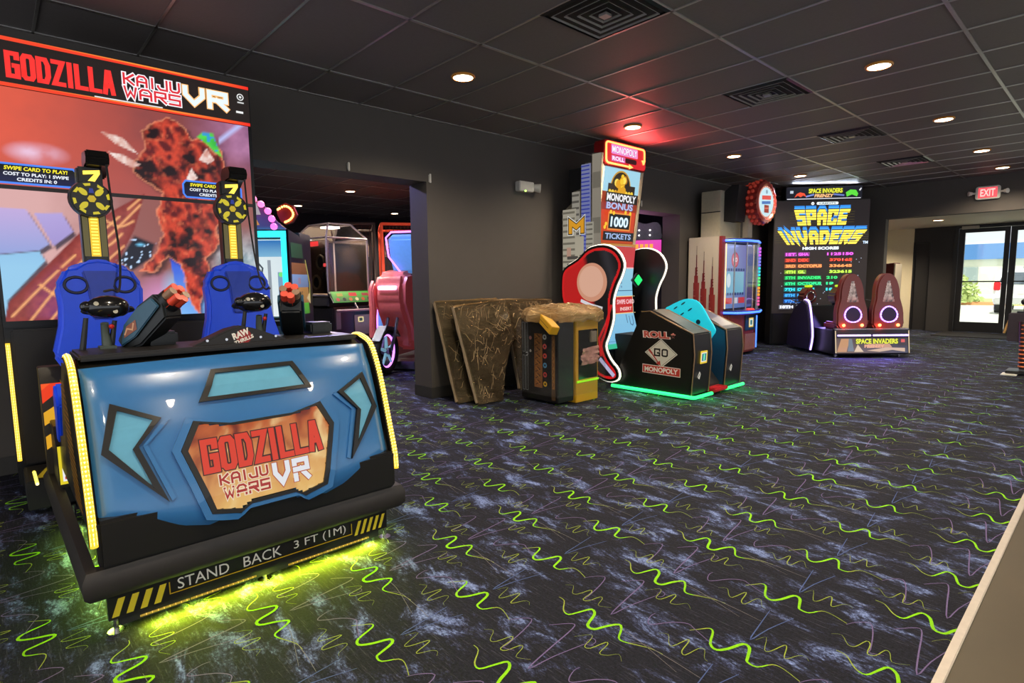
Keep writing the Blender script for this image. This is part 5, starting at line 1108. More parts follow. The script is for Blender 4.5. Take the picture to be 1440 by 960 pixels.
# ------------------------------------------------------------------ bottle cap ticket game
def cap_game():
    t = thing('prize_game', 'white sided ticket game with red spires, blue lit window and round bottle cap sign', 'arcade machine', (-4.9, 9.5, 0))
    c = lin; IV = mat('cabinet_ivory', lin(222, 208, 184), .45, nz=.04); RD = mat('cabinet_red', lin(150, 44, 34), .4)
    build('body', MB().box(-5.18, -4.62, 8.9, 10.2, .04, 2.0), IV, t, bevel=.008)
    build('red_edge', MB().box(-4.62, -4.57, 8.895, 9.0, .04, 2.0), RD, t)
    ar = Art((0, 8.899, 0), (1, 0, 0), (0, 0, 1), .0006)
    for x, zt in ((-5.02, 1.86), (-4.88, 1.76), (-4.72, 1.66)):
        ar.poly([(x-.055, .1), (x+.055, .1), (x+.055, zt-.62), (x-.055, zt-.62)], [c(120, 30, 24), c(150, 46, 36), c(176, 66, 52), c(150, 40, 30)])
        ar.rect(x-.04, x+.03, zt-.62, zt-.5, c(150, 44, 36)); ar.rect(x-.025, x+.02, zt-.5, zt-.36, c(120, 34, 28)); ar.rect(x-.008, x+.008, zt-.36, zt-.15, c(110, 30, 26)); ar.rect(x-.003, x+.003, zt-.15, zt, c(80, 24, 20))
        for k in range(5): ar.rect(x-.05, x-.03+.02*k, zt-.75-.1*k, zt-.74-.1*k, c(205, 120, 100)); ar.rect(x+.012, x+.022, zt-.3-.05*k, zt-.28-.05*k, c(230, 190, 175))
    ar.done('side_print', PRINT, t, label='printed red city spires')
    # raised back box and sign
    build('back_box', MB().box(-5.1, -4.75, 9.15, 9.9, 2.0, 2.78), mat('back_box_ivory', lin(205, 196, 172), .5), t, bevel=.006)
    build('seam', MB().box(-5.105, -4.745, 9.145, 9.15, 2.42, 2.435), BLACKM, t)
    build('sign_post', MB().box(-4.62, -4.52, 9.7, 9.86, 2.0, 2.4), mat('post_ivory', lin(190, 178, 160), .4), t, bevel=.006)
    n = Vector((1, -.06, .0)).normalized(); u = Vector((.06, 1, 0)).normalized(); zc = Vector((-4.38, 9.93, 2.6)); up = Vector((0, 0, 1))
    build('sign_case', MB().prism([(-4.95, 2.28), (-4.55, 2.26), (-4.5, 2.85), (-4.62, 2.86), (-4.95, 2.62)], 'y', 9.28, 9.36).prism([(-4.95, 2.28), (-4.55, 2.26), (-4.5, 2.85), (-4.62, 2.86), (-4.95, 2.62)], 'y', 9.36, 9.62), BLACKM, t)
    ar = Art((0, 9.279, 0), (1, 0, 0), (0, 0, 1), .0006); ar.line([(-4.84, 2.58), (-4.84, 2.36), (-4.8, 2.38)], .012, c(200, 200, 195)); ar.line([(-4.84, 2.56), (-4.79, 2.6)], .01, c(200, 200, 195)); ar.done('case_mark', PRINT, t)
    m = MB(); N = 42; rings = []
    for d, r in ((-.26, .27), (-.24, .32), (-.12, .345), (.0, .36), (.06, .35), (.075, .30), (.05, .27)):
        rings.append([zc+n*d+(u*math.cos(2*math.pi*k/N)+up*math.sin(2*math.pi*k/N))*r*(1+(.035*(1 if k % 2 else -1) if r > .31 else 0)) for k in range(N)])
    vs = [p for g in rings for p in g]; fs = [(i*N+k, i*N+(k+1) % N, (i+1)*N+(k+1) % N, (i+1)*N+k) for i in range(len(rings)-1) for k in range(N)]+[tuple(range(N))]
    m.add(vs, fs); cp = build('bottle_cap', m, mat('cap_red', lin(176, 62, 54), .25, coat=.4), t, smooth=True)
    for d, r in ((-.19, .335), (-.10, .352), (-.02, .362)):
        for k in range(20): a = 2*math.pi*(k+.5*(d > -.15))/20; build('cap_bulb', MB().ball(zc+n*d+(u*math.cos(a)+up*math.sin(a))*r, .032, 8), mat('cap_bulb_red', lin(190, 74, 62), .25, emit=.12, ecol=lin(230, 80, 60)), cp, smooth=True)
    ar = Art(zc+n*.055, u, up, .001)
    ar.disc(0, 0, .27, c(200, 120, 100), 40); ar.disc(0, 0, .245, c(190, 225, 235), 40)
    ar.poly([(-.15, .03), (.16, .05), (.16, .12), (-.15, .1)], c(215, 60, 48)); ar.line([(-.13, -.02), (.12, .0)], .05, c(60, 110, 180)); ar.rect(-.07, .09, -.18, -.05, c(150, 52, 40)); ar.disc(0, .17, .035, c(120, 150, 170)); ar.line([(-.05, -.11), (.07, -.1)], .02, c(220, 110, 90))
    for k in range(24): a = k*math.pi/12; ar.disc(.257*math.cos(a), .257*math.sin(a), .01, c(255, 220, 190), 8)
    ar.done('cap_face', attr_mat('cap_lit', .3, .8), cp, label='pale lit face with red and blue marks')
    # glass case with blue light bars: five sided front
    P = [(-4.6, 9.0), (-4.44, 9.08), (-4.36, 9.35), (-4.36, 9.75), (-4.5, 10.12), (-4.6, 10.15)]
    BL = mat('blue_bar', (.04, .12, 1), .3, emit=2.2, ecol=(.05, .16, 1))
    for z0, z1, nm in ((1.9, 1.96, 'top_bar'), (.70, .77, 'counter')):
        g = [(x+(.06 if z0 < 1 and x > -4.55 else 0), y) for x, y in P]
        b = build(nm, MB().prism(g, 'z', z0, z1), mat('bar_blue_body', lin(30, 50, 120), .3), t)
        build('blue_light', MB().tube([(x+.008, y, (z0+z1)/2) for x, y in g], .017, 8), BL, b, smooth=True)
    build('case_back', MB().box(-4.61, -4.6, 9.02, 10.1, .78, 1.9), mat('case_dark', lin(40, 50, 90), .5), t)
    ar = Art((-4.599, 0, 0), (0, 1, 0), (0, 0, 1), .001)
    ar.poly([(9.04, .8), (10.08, .8), (10.08, 1.88), (9.04, 1.88)], [c(110, 140, 190), c(80, 90, 160), c(110, 100, 170), c(150, 165, 205)]); ar.disc(9.42, 1.62, .13, c(190, 60, 70), 24); ar.disc(9.42, 1.62, .105, c(215, 120, 130), 24); ar.text('GO', 9.42, 1.585, .075, c(245, 235, 240), .05)
    ar.poly([(9.06, 1.05), (9.75, 1.05), (9.75, 1.42), (9.06, 1.42)], [c(110, 170, 200), c(120, 180, 205), c(140, 190, 210), c(120, 175, 200)]); ar.disc(9.2, 1.27, .07, c(210, 225, 230), 20, .12)
    for z in (1.02, 1.43):
        for k in range(8): ar.rect(9.06+.088*k, 9.12+.088*k, z, z+.045, c(40, 60, 110))
    ar.rect(9.06, 9.3, .88, .98, c(200, 70, 70)); ar.rect(9.33, 9.5, .88, .98, c(205, 205, 215)); ar.rect(9.53, 9.76, .88, .98, c(195, 60, 66)); ar.rect(9.85, 10.05, .85, 1.85, c(60, 62, 110))
    ar.done('playfield', attr_mat('playfield_lit', .3, .7), t, label='lit playfield with a round GO mark')
    m = MB(); m.add([(x, y, z) for z in (.77, 1.9) for x, y in P], [(i, i+1, i+7, i+6) for i in range(5)]); build('glass_case', m, GLASS, t, recalc=False)
    m = MB()
    for x, y in P[1:5]: m.cyl((x, y, .77), (x, y, 1.9), .012, n=6)
    build('case_post', m, STEEL, t)
    for k in range(18):
        col = [(.8, .1, .3), (.9, .3, .02), (.1, .8, .2), (.02, .6, .7), (.2, .2, 1), (.6, .1, .9)][(k//3) % 6]
        build('colour_led', MB().box(-4.505, -4.475, 10.10, 10.14, .82+.058*k, .86+.058*k, col), NEON, t)
    for y in (9.05,): build('side_glow', MB().tube([(-4.56, y-.03, .8), (-4.56, y-.03, 1.88)], .009, 6), mat('warm_strip', (1, .6, .25), .3, emit=.9, ecol=(1, .6, .3)), t)
    build('base', MB().prism([(-4.6, 9.0), (-4.47, 9.08), (-4.40, 9.35), (-4.40, 9.75), (-4.52, 10.1), (-4.6, 10.12)], 'z', .05, .70), mat('base_red', lin(120, 40, 34), .4, nz=.3), t)
    m = MB()
    for k in range(9): m.cyl((-4.52+.012*k, 9.06+.035*k, .06), (-4.52+.012*k, 9.06+.035*k, .69), .018, n=8)
    build('fluting', m, mat('base_red', lin(120, 40, 34), .4), t, smooth=True)
    build('ticket_door', MB().box(-4.40, -4.385, 9.42, 9.82, .42, .68), mat('door_teal', lin(34, 66, 82), .3), t, bevel=.004)
    build('lower_door', MB().box(-4.40, -4.385, 9.42, 9.82, .08, .36), mat('door_rust', lin(150, 100, 84), .45, nz=.3), t, bevel=.004)
    ar = Art((-4.384, 0, 0), (0, 1, 0), (0, 0, 1), .0008); ar.poly(rrect(9.55, 9.72, .47, .63, .01), c(240, 205, 90)); ar.rect(9.575, 9.695, .49, .61, c(225, 235, 235)); ar.rect(9.60, 9.67, .51, .59, c(30, 110, 110)); ar.done('card_reader', attr_mat('reader_lit', .3, .7), t)
    build('button', MB().cyl((-4.36, 9.5, .77), (-4.36, 9.5, .80), .09, .07, 18), mat('button_red', lin(220, 60, 70), .3, emit=.4), t, smooth=True, label='red push button')
    build('blue_edge', MB().tube([(-4.39, 9.86, .1), (-4.39, 9.86, .66)], .01, 6), BL, t)
    light('AREA', (-4.4, 9.5, 1.86), 3, (.3, .4, 1), .5, t, aim=(0, 0, -1), sy=.1)
    light('AREA', (-4.25, 9.6, .66), 2, (.2, .3, 1), .5, t, aim=(.4, 0, -1), sy=.05)
cap_game()

# ------------------------------------------------------------------ giant score screen and its two seat gun ride
def score_screen():
    t = thing('score_screen', 'giant black score screen with yellow block title and rainbow score rows', 'arcade machine', (-4.3, 11.5, 0), 42)
    c = lin; x0, x1 = -.53, 1.2
    build('body', MB().box(x0, x1, .0, .3, .02, 2.76), BLACK, t, bevel=.008)
    build('led_wall', MB().box(x0+.01, x1-.01, -.012, 0, .62, 2.75), mat('led_black', lin(40, 34, 35), .6, emit=.5), t)
    build('lower_panel', MB().box(x0+.03, x1-.03, -.02, 0, .04, .6), mat('lower_dark', lin(20, 18, 20), .4), t, bevel=.006)
    mq = build('marquee', MB().box(x0+.18, x1-.18, -.06, .2, 2.76, 3.0), BLACK, t, bevel=.008)
    ar = Art((0, -.0605, 0), (1, 0, 0), (0, 0, 1), .0008); a0, a1 = x0+.19, x1-.19
    ar.rect(a0, a1, 2.765, 2.995, c(14, 16, 30)); ar.rect(a0+.01, a1-.02, 2.77, 2.783, c(225, 225, 235))
    ar.text('SPACE INVADERS', .36, 2.875, .09, c(120, 130, 10), .06, w=.62); ar.text('SPACE INVADERS', .36, 2.878, .085, c(240, 240, 60), .03, w=.6)
    ar.text('FRENZY', .33, 2.80, .06, c(250, 190, 130), .05, w=.34, shear=.2); ar.line([(.02, 2.82), (.14, 2.85)], .03, c(120, 140, 210)); ar.line([(.52, 2.85), (.68, 2.83)], .03, c(100, 120, 190))
    ar.poly([(-.2, 2.80), (-.16, 2.87), (-.1, 2.90), (-.02, 2.88), (.02, 2.81), (-.04, 2.84), (-.09, 2.81), (-.14, 2.84)], c(235, 80, 50)); ar.rect(-.28, -.22, 2.88, 2.93, c(190, 200, 215))
    ar.poly([(.74, 2.80), (.72, 2.88), (.8, 2.93), (.9, 2.92), (.94, 2.85), (.92, 2.80), (.83, 2.84)], c(90, 215, 60)); ar.poly([(.97, 2.9), (1.0, 2.95), (.985, 2.96), (.95, 2.92)], c(220, 220, 225))
    ar.done('marquee_face', SCREEN, mq, label='lit marquee strip with yellow title')
    ar = Art((0, -.0125, 0), (1, 0, 0), (0, 0, 1), .0008)
    ar.disc(.16, 2.695, .028, c(230, 235, 235), 16); ar.text('0', .16, 2.68, .03, c(20, 30, 40), .02); ar.poly(rrect(.23, .62, 2.67, 2.72, .02), c(215, 225, 225)); ar.text('CREDITS', .425, 2.68, .03, c(40, 50, 60), .03, w=.3)
    # title in block letters; top line flares upward, lower line downward
    w1 = lambda x, y: (.335+(x-.335)*(1-.12*(2.64-y)/.3*-1 if False else 1-.10*(y-2.36)/.27*-1-.1), y)
    def title(s, xa, xb, z0, z1, k0, k1):
        W = lambda p: (.335+(p[0]-.335)*(k0+(k1-k0)*(p[1]-z0)/(z1-z0)), p[1])
        P = stroke_text(s, xa, z0, xb-xa, z1-z0, .066, .1)
        ar.polys([[(a+.0, b+.075) for a, b in map(W, p)] for p in P], c(40, 120, 200)); ar.polys([[(a+.0, b+.04) for a, b in map(W, p)] for p in P], c(60, 150, 235)); ar.polys([[(a, b+.018) for a, b in map(W, p)] for p in P], c(20, 26, 60)); ar.polys([list(map(W, p)) for p in P], c(255, 226, 74))
        n = 6
        for k in range(1, n): z = z0+(z1-z0)*k/n; ar.polys([[(xa-.12, z-.005), (xb+.12, z-.005), (xb+.12, z+.005), (xa-.12, z+.005)]], c(60, 50, 20))
    title('SPACE', -.13, .8, 2.29, 2.58, .93, 1.1); title('INVADERS', -.4, 1.07, 1.93, 2.19, .86, 1.12)
    ar.text('TM', 1.13, 1.93, .05, c(200, 225, 255), .03)
    ar.text('HIGH SCORES', .33, 1.83, .055, c(235, 245, 255), .05, w=.66)
    rows = [('1ST', 'GHA', '1125150', (235, 90, 235)), ('2ND', 'DEX', '370165', (250, 70, 40)), ('3RD', 'OCTOPUS', '336645', (255, 150, 80)), ('4TH', 'GL', '323615', (190, 250, 70)), ('5TH', 'INVADER', '210', (40, 215, 110)),
        ('6TH', 'OCTOPUS', '19', (40, 225, 140)), ('7TH', 'CUZMO', '18', (50, 215, 235)), ('8TH', 'CEME', '', (60, 165, 255)), ('9TH', 'ATAT', '', (60, 140, 255)), ('10TH', 'CEN', '', (235, 240, 255))]
    for k, (a, b, d, col) in enumerate(rows):
        z = 1.72-.111*k; ll = -.3 if k < 9 else -.38
        ar.polys([[(ll-.02, z-.012), (ll+.2, z-.012), (ll+.2, z+.065), (ll-.02, z+.065)], [(-.08, z-.012), (-.07+.055*len(b)+.04, z-.012), (-.07+.055*len(b)+.04, z+.065), (-.08, z+.065)]], tuple(v*.22 for v in c(*col)))
        ar.text(a, ll, z, .055, c(*col), .05, w=.18 if k < 9 else .24, align='l'); ar.text(b, -.07, z, .055, c(*col), .05, w=.062*len(b), align='l')
        if d: ar.text(d, (.45 if len(d) > 3 else .45)+(.0 if len(d) > 6 else .05 if len(d) > 3 else 0), z, .055, c(*col), .05, w=.068*len(d), align='l')
    rng = random.Random(4)
    for k in range(26): a, b = rng.uniform(x0+.05, x1-.05), rng.uniform(.7, 1.8); ar.rect(a, a+.012, b, b+.012, c(190, 200, 230))
    ar.done('score_display', attr_mat('score_led', .3, 1.15), t, label='lit score table with coloured rows')
    for x in (x0+.1, x1-.1): build('foot', MB().cyl((x, .15, 0), (x, .15, .03), .03, n=8), CHROME, t)
score_screen()
light('AREA', (-3.98, 11.62, 3.005), 4, (.7, .8, 1), 1.2, aim=(.75, -.7, .8), sy=.05)
def gun_ride():
    t = thing('gun_ride', 'two seat shooting ride with maroon seats and purple light rings', 'arcade machine', (-3.19, 10.05, 0), 45)
    c = lin; W = 1.17; MR = mat('seat_maroon', lin(112, 42, 36), .35, coat=.3); PUR = mat('purple_led', (.35, .12, 1), .3, emit=2.6, ecol=(.38, .18, 1)); PW = mat('purple_hot', (.6, .5, 1), .3, emit=1.9, ecol=(.5, .36, 1))
    build('base', MB().box(0, W, .02, .75, .05, .44), BLACK, t, bevel=.01)
    build('front_panel', MB().prism([(.0, .06), (-.03, .1), (.02, .46), (.08, .47), (.08, .06)], 'x', 0, W, fn=lambda q: (q[0], q[1], q[2])), mat('front_dark', lin(26, 22, 32), .3), t)
    fr = lambda a, b: ((a, lerp(b, [.1, .46], [-.03, .02])-.002, b), (0, -1, .1))
    ar = Art((0, 0, 0), (1, 0, 0), (0, 0, 1), .001, fn=fr)
    ar.poly([(.02, .08), (W-.02, .08), (W-.02, .32), (.02, .32)], [c(120, 96, 80), c(70, 70, 90), c(46, 40, 60), c(90, 70, 70)])
    for P, col in (([(.03, .1), (.18, .1), (.24, .31), (.1, .31)], (190, 140, 100)), ([(.2, .11), (.3, .11), (.27, .31), (.22, .31)], (110, 120, 130)), ([(.3, .1), (.45, .1), (.36, .22)], (215, 190, 160)), ([(.5, .12), (.7, .1), (.9, .13), (1.1, .1), (1.1, .16), (.8, .17)], (205, 175, 150)), ([(.5, .16), (.9, .17), (.86, .23), (.52, .23)], (196, 150, 130)), ([(1.0, .2), (1.14, .2), (1.14, .31), (1.0, .31)], (60, 50, 60)), ([(1.04, .25), (1.1, .25), (1.1, .3), (1.04, .3)], (215, 90, 90))): ar.polys([P], c(*col))
    ar.text('SPACE INVADERS', .66, .225, .09, c(90, 96, 10), .08, w=.68); ar.text('SPACE INVADERS', .66, .229, .08, c(235, 238, 70), .04, w=.66); ar.text('FRENZY', .62, .165, .05, c(230, 170, 140), .06, w=.32)
    ar.rect(.0, .015, .08, .44, c(225, 200, 160)); ar.rect(W-.015, W, .08, .44, c(225, 200, 160))
    ar.done('front_print', attr_mat('ride_print_lit', .3, .8), t, label='printed front with yellow title')
    for a, b in ((.04, .56), (.6, W-.02)): build('light_bar', MB().tube([(a, -.012, .365), (b, -.012, .365)], .014, 8), PW, t, smooth=True, label='purple white light bar')
    build('top_trim', MB().box(0, W, .0, .1, .455, .475), mat('trim_chrome', (.4, .38, .42), .25, .8), t, bevel=.005)
    build('floor_pan', MB().box(.0, W, .7, 1.5, .05, .14), BLACKM, t)
    for x in (.31, .88):
        O = [(x-.21, .46), (x-.25, .62), (x-.24, .8), (x-.2, .95), (x-.19, 1.1), (x-.15, 1.25), (x-.08, 1.34), (x, 1.36), (x+.08, 1.34), (x+.15, 1.25), (x+.19, 1.1), (x+.2, .95), (x+.24, .8), (x+.25, .62), (x+.21, .46)]
        O = smooth_pts(O, 2, True)
        s = build('seat_back', MB().prism(O, 'y', .06, .2, fn=lambda q: (q[0], q[1]+.1*(q[2]-.46), q[2])), MR, t, bevel=.025)
        sl = lambda z, d: .06+.1*(z-.46)-d
        build('ring_light', MB().tube([(x+.13*math.cos(a)*(1-.12*math.sin(a)), sl(.70+.125*math.sin(a), .012), .70+.125*math.sin(a)) for a in [i*math.pi/14 for i in range(28)]], .011, 6, True), PUR, s, smooth=True)
        for k in range(18): a = R(20*k); build('ring_bulb', MB().ball((x+.13*math.cos(a)*(1-.12*math.sin(a)), sl(.70+.125*math.sin(a), .022), .70+.125*math.sin(a)), .011, 6), PW, s)
        build('ring_hole', MB().prism([(x+.12*math.cos(a), .70+.115*math.sin(a)) for a in [i*math.pi/12 for i in range(24)]], 'y', .045, .06, fn=lambda q: (q[0], q[1]+.1*(q[2]-.46), q[2])), mat('ring_dark', lin(40, 20, 70), .4), s)
        gf = lambda a, b: ((a, sl(b, .003), b), (0, -1, .1))
        ar = Art((0, 0, 0), (1, 0, 0), (0, 0, 1), .001, fn=gf)
        tri = [(x-.1, .9), (x+.1, .9), (x+.07, 1.05), (x+.03, 1.24), (x-.02, 1.25), (x-.05, 1.1)]
        def chrome(a, b):
            if sdist((a, b), tri) > 0: return None
            n = vnoise((a-x)*30+7, b*22, 3); return mixc(mixc(c(60, 40, 56), c(232, 222, 226), n*1.7-.35), c(190, 50, 46), max(0, min(1, (1.0-b)*7))*.6*(n > .4))
        ar.raster(x-.1, x+.1, .9, 1.26, 22, 36, chrome); ar.done('seat_print', PRINT, s, label='silver and red printed panel')
        for dx in (-.15, .14): build('tail_light', MB().ball((x+dx, .05, .525), .024, 10), mat('tail_glow', (1, .16, .04), .3, emit=9, ecol=(1, .16, .04)), t, smooth=True, label='glowing red lamp')
        build('cushion', MB().box(x-.2, x+.2, .2, .62, .44, .56), MR, t, bevel=.03)
    for a in (.31, .88): light('POINT', (0, 0, 0), 1.2, (1, .06, .03), .05).location = (-3.19+(a-.1)*.707+.1*.707, 10.05+(a-.1)*.707-.1*.707, .52)
    for x in (-.14, W+.02):
        prof = [(.62, .06), (.56, .3), (.62, .6), (.72, .86), (.86, .92), (1.0, .86), (1.2, .76), (1.4, .5), (1.45, .06)]
        w_ = build('side_wing', MB().prism(prof, 'x', x, x+.1), mat('wing_dark', lin(36, 28, 56), .35), t, bevel=.015)
        build('wing_light', MB().tube([(x+.05, a-.012, b) for a, b in smooth_pts(prof[:6], 3)], .016, 8), PW, w_, smooth=True)
        build('wing_rail', MB().tube([(x+.05, .95, .89), (x+.05, 1.2, .87), (x+.05, 1.42, .9)], .014, 6), CHROME, w_, smooth=True)
    # console and mounted guns in front of the seats
    build('console', MB().box(.05, W-.05, 1.12, 1.48, .14, .8), BLACK, t, bevel=.02)
    for x, sx in ((.06, -1), (.6, 1)):
        g = build('gun', MB().prism([(x-.09, .84), (x+.09, .84), (x+.13, .96), (x+.07, 1.12), (x-.02, 1.14), (x-.12, 1.0)], 'y', 1.0, 1.28), mat('gun_maroon', lin(96, 36, 34), .3, nz=.3), t, bevel=.03)
        build('gun_ring', MB().tube([(x+.07*math.cos(a), 0.99, .97+.08*math.sin(a)) for a in [i*math.pi/8 for i in range(16)]], .014, 6, True), CHROME, g, smooth=True)
        build('gun_tip', MB().box(x-.03, x+.07, 1.08, 1.2, 1.13, 1.17), mat('tip_lime', lin(190, 225, 30), .4, emit=.5), g, bevel=.01)
        build('gun_post', MB().cyl((x, 1.2, .78), (x, 1.2, .88), .05, n=12), BLACK, t)
    for x, y in ((.08, .1), (W-.08, .1), (.08, 1.42), (W-.08, 1.42)): build('foot', MB().cyl((x, y, 0), (x, y, .06), .025, n=8), CHROME, t)
gun_ride()
light('AREA', (-2.75, 10.4, .2), 5, (.3, .2, 1), 1.0, aim=(.6, -.6, -1), sy=.1)
light('AREA', (-3.5, 10.7, .5), 5, (.35, .25, 1), .7, aim=(-.7, -.5, -.6), sy=.4)
t = thing('red_cabinet', 'dark red cabinet top standing behind the right maroon seat, before the cream wall', 'cabinet', (-3.55, 14.6, 0))
build('body', MB().box(-3.86, -3.47, 14.4, 14.9, .02, 1.54), mat('cabinet_maroon', lin(100, 34, 30), .4), t, bevel=.01)
build('edge', MB().box(-3.47, -3.445, 14.38, 14.9, .02, 1.58), mat('cabinet_ivory', lin(222, 208, 184), .45), t, bevel=.004)
build('cap', MB().prism([(-3.87, 1.54), (-3.48, 1.54), (-3.48, 1.6), (-3.7, 1.57)], 'y', 14.4, 14.9), mat('cabinet_maroon', lin(100, 34, 30), .4), t)

# ------------------------------------------------------------------ podium at the right edge
t = thing('podium', 'small dark podium at the right edge with a striped post and pale floor plate', 'podium', (-.9, 10.2, 0))
build('cabinet', MB().box(-1.08, -.72, 10.05, 10.3, .42, .8), mat('podium_plum', lin(64, 52, 62), .5), t, bevel=.012)
m = MB(); m.tube([(-.88, 10.02, .06), (-.90, 10.02, .42), (-.92, 10.02, .7)], .05, 12); build('post', m, mat('post_dark', lin(50, 34, 34), .35), t, smooth=True)
for k in range(11): build('copper_ring', MB().tube([(-.88-.035*k*.05/.06*.03+.053*math.cos(a), 10.02+.053*math.sin(a), .1+.055*k) for a in [i*math.pi/8 for i in range(16)]], .012, 6, True), mat('ring_copper', lin(205, 112, 70), .3, .4), t, smooth=True)
build('base_plate', MB().prism(rrect(-1.05, -.75, 9.85, 10.2, .02), 'z', .0125, .05), BLACK, t, bevel=.005)
build('floor_plate', MB().box(-1.08, -.92, 9.72, 9.95, 0, .012), mat('plate_pale', lin(210, 205, 140), .5), t, bevel=.003)
build('knob', MB().cyl((-.93, 10.15, .8), (-.93, 10.15, .9), .012, n=8).ball((-.93, 10.15, .95), .045, 12).box(-1.0, -.9, 10.1, 10.2, .80, .825), BLACK, t, smooth=True)
build('card', MB().box(-1.105, -1.082, 10.12, 10.22, .52, .74).xf(Matrix.Translation((-1.09, 0, .63)) @ Matrix.Rotation(R(14), 4, 'Y') @ Matrix.Translation((1.09, 0, -.63))), mat('card_orange', lin(235, 185, 110), .4), t)

# ------------------------------------------------------------------ games in the back room
def claw():
    t = thing('light_game', 'cyan lit ticket game with a bulb studded arch, left part of the back room', 'arcade machine', (-7.24, 2.45, 0), 50)
    c = lin; W = .42
    CY = mat('cyan_tube', (.02, .6, .75), .3, emit=1.4, ecol=(.03, .75, .9))
    build('body', MB().box(-W, W, .3, .75, .02, 1.95), mat('claw_dark', lin(24, 26, 34), .4), t, bevel=.01)
    build('base', MB().box(-W, W, -.2, .3, .02, .86), BLACK, t, bevel=.01)
    build('base_door', MB().box(-.02, .34, -.215, -.2, .3, .8), mat('door_slate', lin(66, 98, 130), .4), t, bevel=.004)
    build('coin_reader', MB().box(.02, .11, -.222, -.2155, .42, .55), BLACK, t); build('sticker', MB().box(.2, .26, -.218, -.2155, .58, .66), mat('sticker_peach', lin(220, 170, 140), .5), t)
    for x in (-W, W-.06): build('frame_post', MB().box(x, x+.06, -.2, -.14, .86, 1.92), CY, t)
    build('frame_bar', MB().box(-W, W, -.2, -.14, 1.86, 1.93), CY, t)
    build('interior', MB().box(-W+.06, W-.06, .1, .3, .88, 1.86), mat('claw_white', lin(225, 228, 225), .5), t)
    ar = Art((0, .099, 0), (1, 0, 0), (0, 0, 1), .001)
    ar.poly([(-.35, .9), (.35, .9), (.35, 1.85), (-.35, 1.85)], [c(235, 240, 236), c(215, 225, 228), c(200, 215, 222), c(215, 228, 230)]); ar.poly([(-.35, 1.64), (.35, 1.64), (.35, 1.84), (-.35, 1.84)], [c(120, 170, 205), c(120, 175, 205), c(40, 100, 170), c(50, 110, 180)])
    ar.rect(-.3, -.12, 1.2, 1.6, c(170, 180, 170)); ar.rect(.08, .12, .9, 1.6, c(140, 150, 160)); ar.rect(.2, .3, 1.1, 1.45, c(120, 150, 180)); ar.disc(.24, 1.42, .03, c(120, 220, 120), 12); ar.line([(-.06, 1.6), (.02, 1.5), (-.02, 1.3)], .02, c(60, 70, 80))
    ar.done('backdrop', attr_mat('claw_lit', .3, .95), t, label='bright white playfield')
    build('claw', MB().tube([(-.02, .02, 1.84), (-.02, .02, 1.5)], .018, 8).tube([(-.02, .02, 1.52), (-.09, .02, 1.42), (-.06, .02, 1.3)], .012, 6).tube([(-.02, .02, 1.52), (.05, .02, 1.42), (.02, .02, 1.3)], .012, 6), STEEL, t, smooth=True)
    build('front_glass', MB().box(-W+.06, W-.06, -.18, -.17, .86, 1.86), GLASS, t)
    arch = [(-W, 1.95), (W, 1.95), (.36, 2.0), (.25, 2.1), (.2, 2.2), (.1, 2.28), (-.03, 2.34), (-.2, 2.37), (-W, 2.38)]
    am = build('arch_sign', MB().prism(arch, 'y', -.18, -.1), mat('arch_dark', lin(60, 40, 60), .4), t)
    ar = Art((0, -.1805, 0), (1, 0, 0), (0, 0, 1), .001); ar.poly(arch, [c(60, 110, 170), c(70, 110, 170), c(80, 60, 130), c(90, 60, 130), c(120, 50, 110), c(140, 60, 80), c(170, 80, 60), c(190, 90, 60), c(150, 70, 60)]); ar.disc(-.2, 2.2, .14, c(226, 120, 60), 20); ar.poly([(-.3, 2.0), (.12, 2.0), (.06, 2.12), (-.26, 2.12)], c(215, 150, 90)); ar.poly([(.02, 2.12), (.08, 2.3), (.14, 2.12)], c(190, 180, 190))
    ar.done('arch_print', attr_mat('arch_lit', .3, .6), am)
    for k, (x, z) in enumerate(((-.3, 2.40), (-.16, 2.39), (-.03, 2.35), (.07, 2.30), (.155, 2.24), (.23, 2.16), (.27, 2.07), (.29, 1.98))):
        col = mixc((1, .22, .1), (1, .12, .6), k/7); build('bulb', MB().ball((x, -.2, z), .04, 12), mat('bulb%d' % k, col, .3, emit=1.6, ecol=col), am, smooth=True)
    m = MB(); sh = [(.30, 2.06), (.36, 2.02), (.44, 2.05), (.5, 2.14), (.46, 2.24), (.37, 2.28), (.28, 2.24), (.26, 2.16)]
    fl = build('shell_sign', MB().prism(sh, 'y', .0, .06), mat('shell_red', lin(150, 50, 40), .4), t)
    L = smooth_pts([(.28, 2.20), (.36, 2.24), (.43, 2.21), (.46, 2.14), (.42, 2.08), (.36, 2.05)], 3)
    for q in L: build('shell_bulb', MB().ball((q[0], -.012, q[1]), .014, 8), mat('bulb_amber', (1, .6, .12), .3, emit=2.4, ecol=(1, .6, .15)), fl)
    side = [(-.2, .9), (.1, .86), (.6, .9), (.62, 1.3), (.45, 1.62), (.2, 1.9), (-.2, 1.95)]
    build('side_board', MB().prism(side, 'x', W+.002, W+.03), mat('claw_dark', lin(24, 26, 34), .4), t, bevel=.004)
    ar = Art((W+.031, 0, 0), (0, 1, 0), (0, 0, 1), .001)
    for z0, z1, c0 in ((.92, 1.06, (90, 190, 50)), (1.06, 1.26, (196, 140, 80)), (1.26, 1.42, (130, 160, 210)), (1.42, 1.56, (150, 96, 60)), (1.62, 1.8, (46, 90, 60))):
        y1 = lerp((z0+z1)/2, [.9, 1.3, 1.62, 1.9], [.45, .46, .34, .1]); ar.poly([(-.15, z0), (y1+.03, z0), (y1, z1), (-.15, z1)], [c(*c0), c(*[v*.8 for v in c0]), c(*c0), c(*[min(255, v*1.15) for v in c0])])
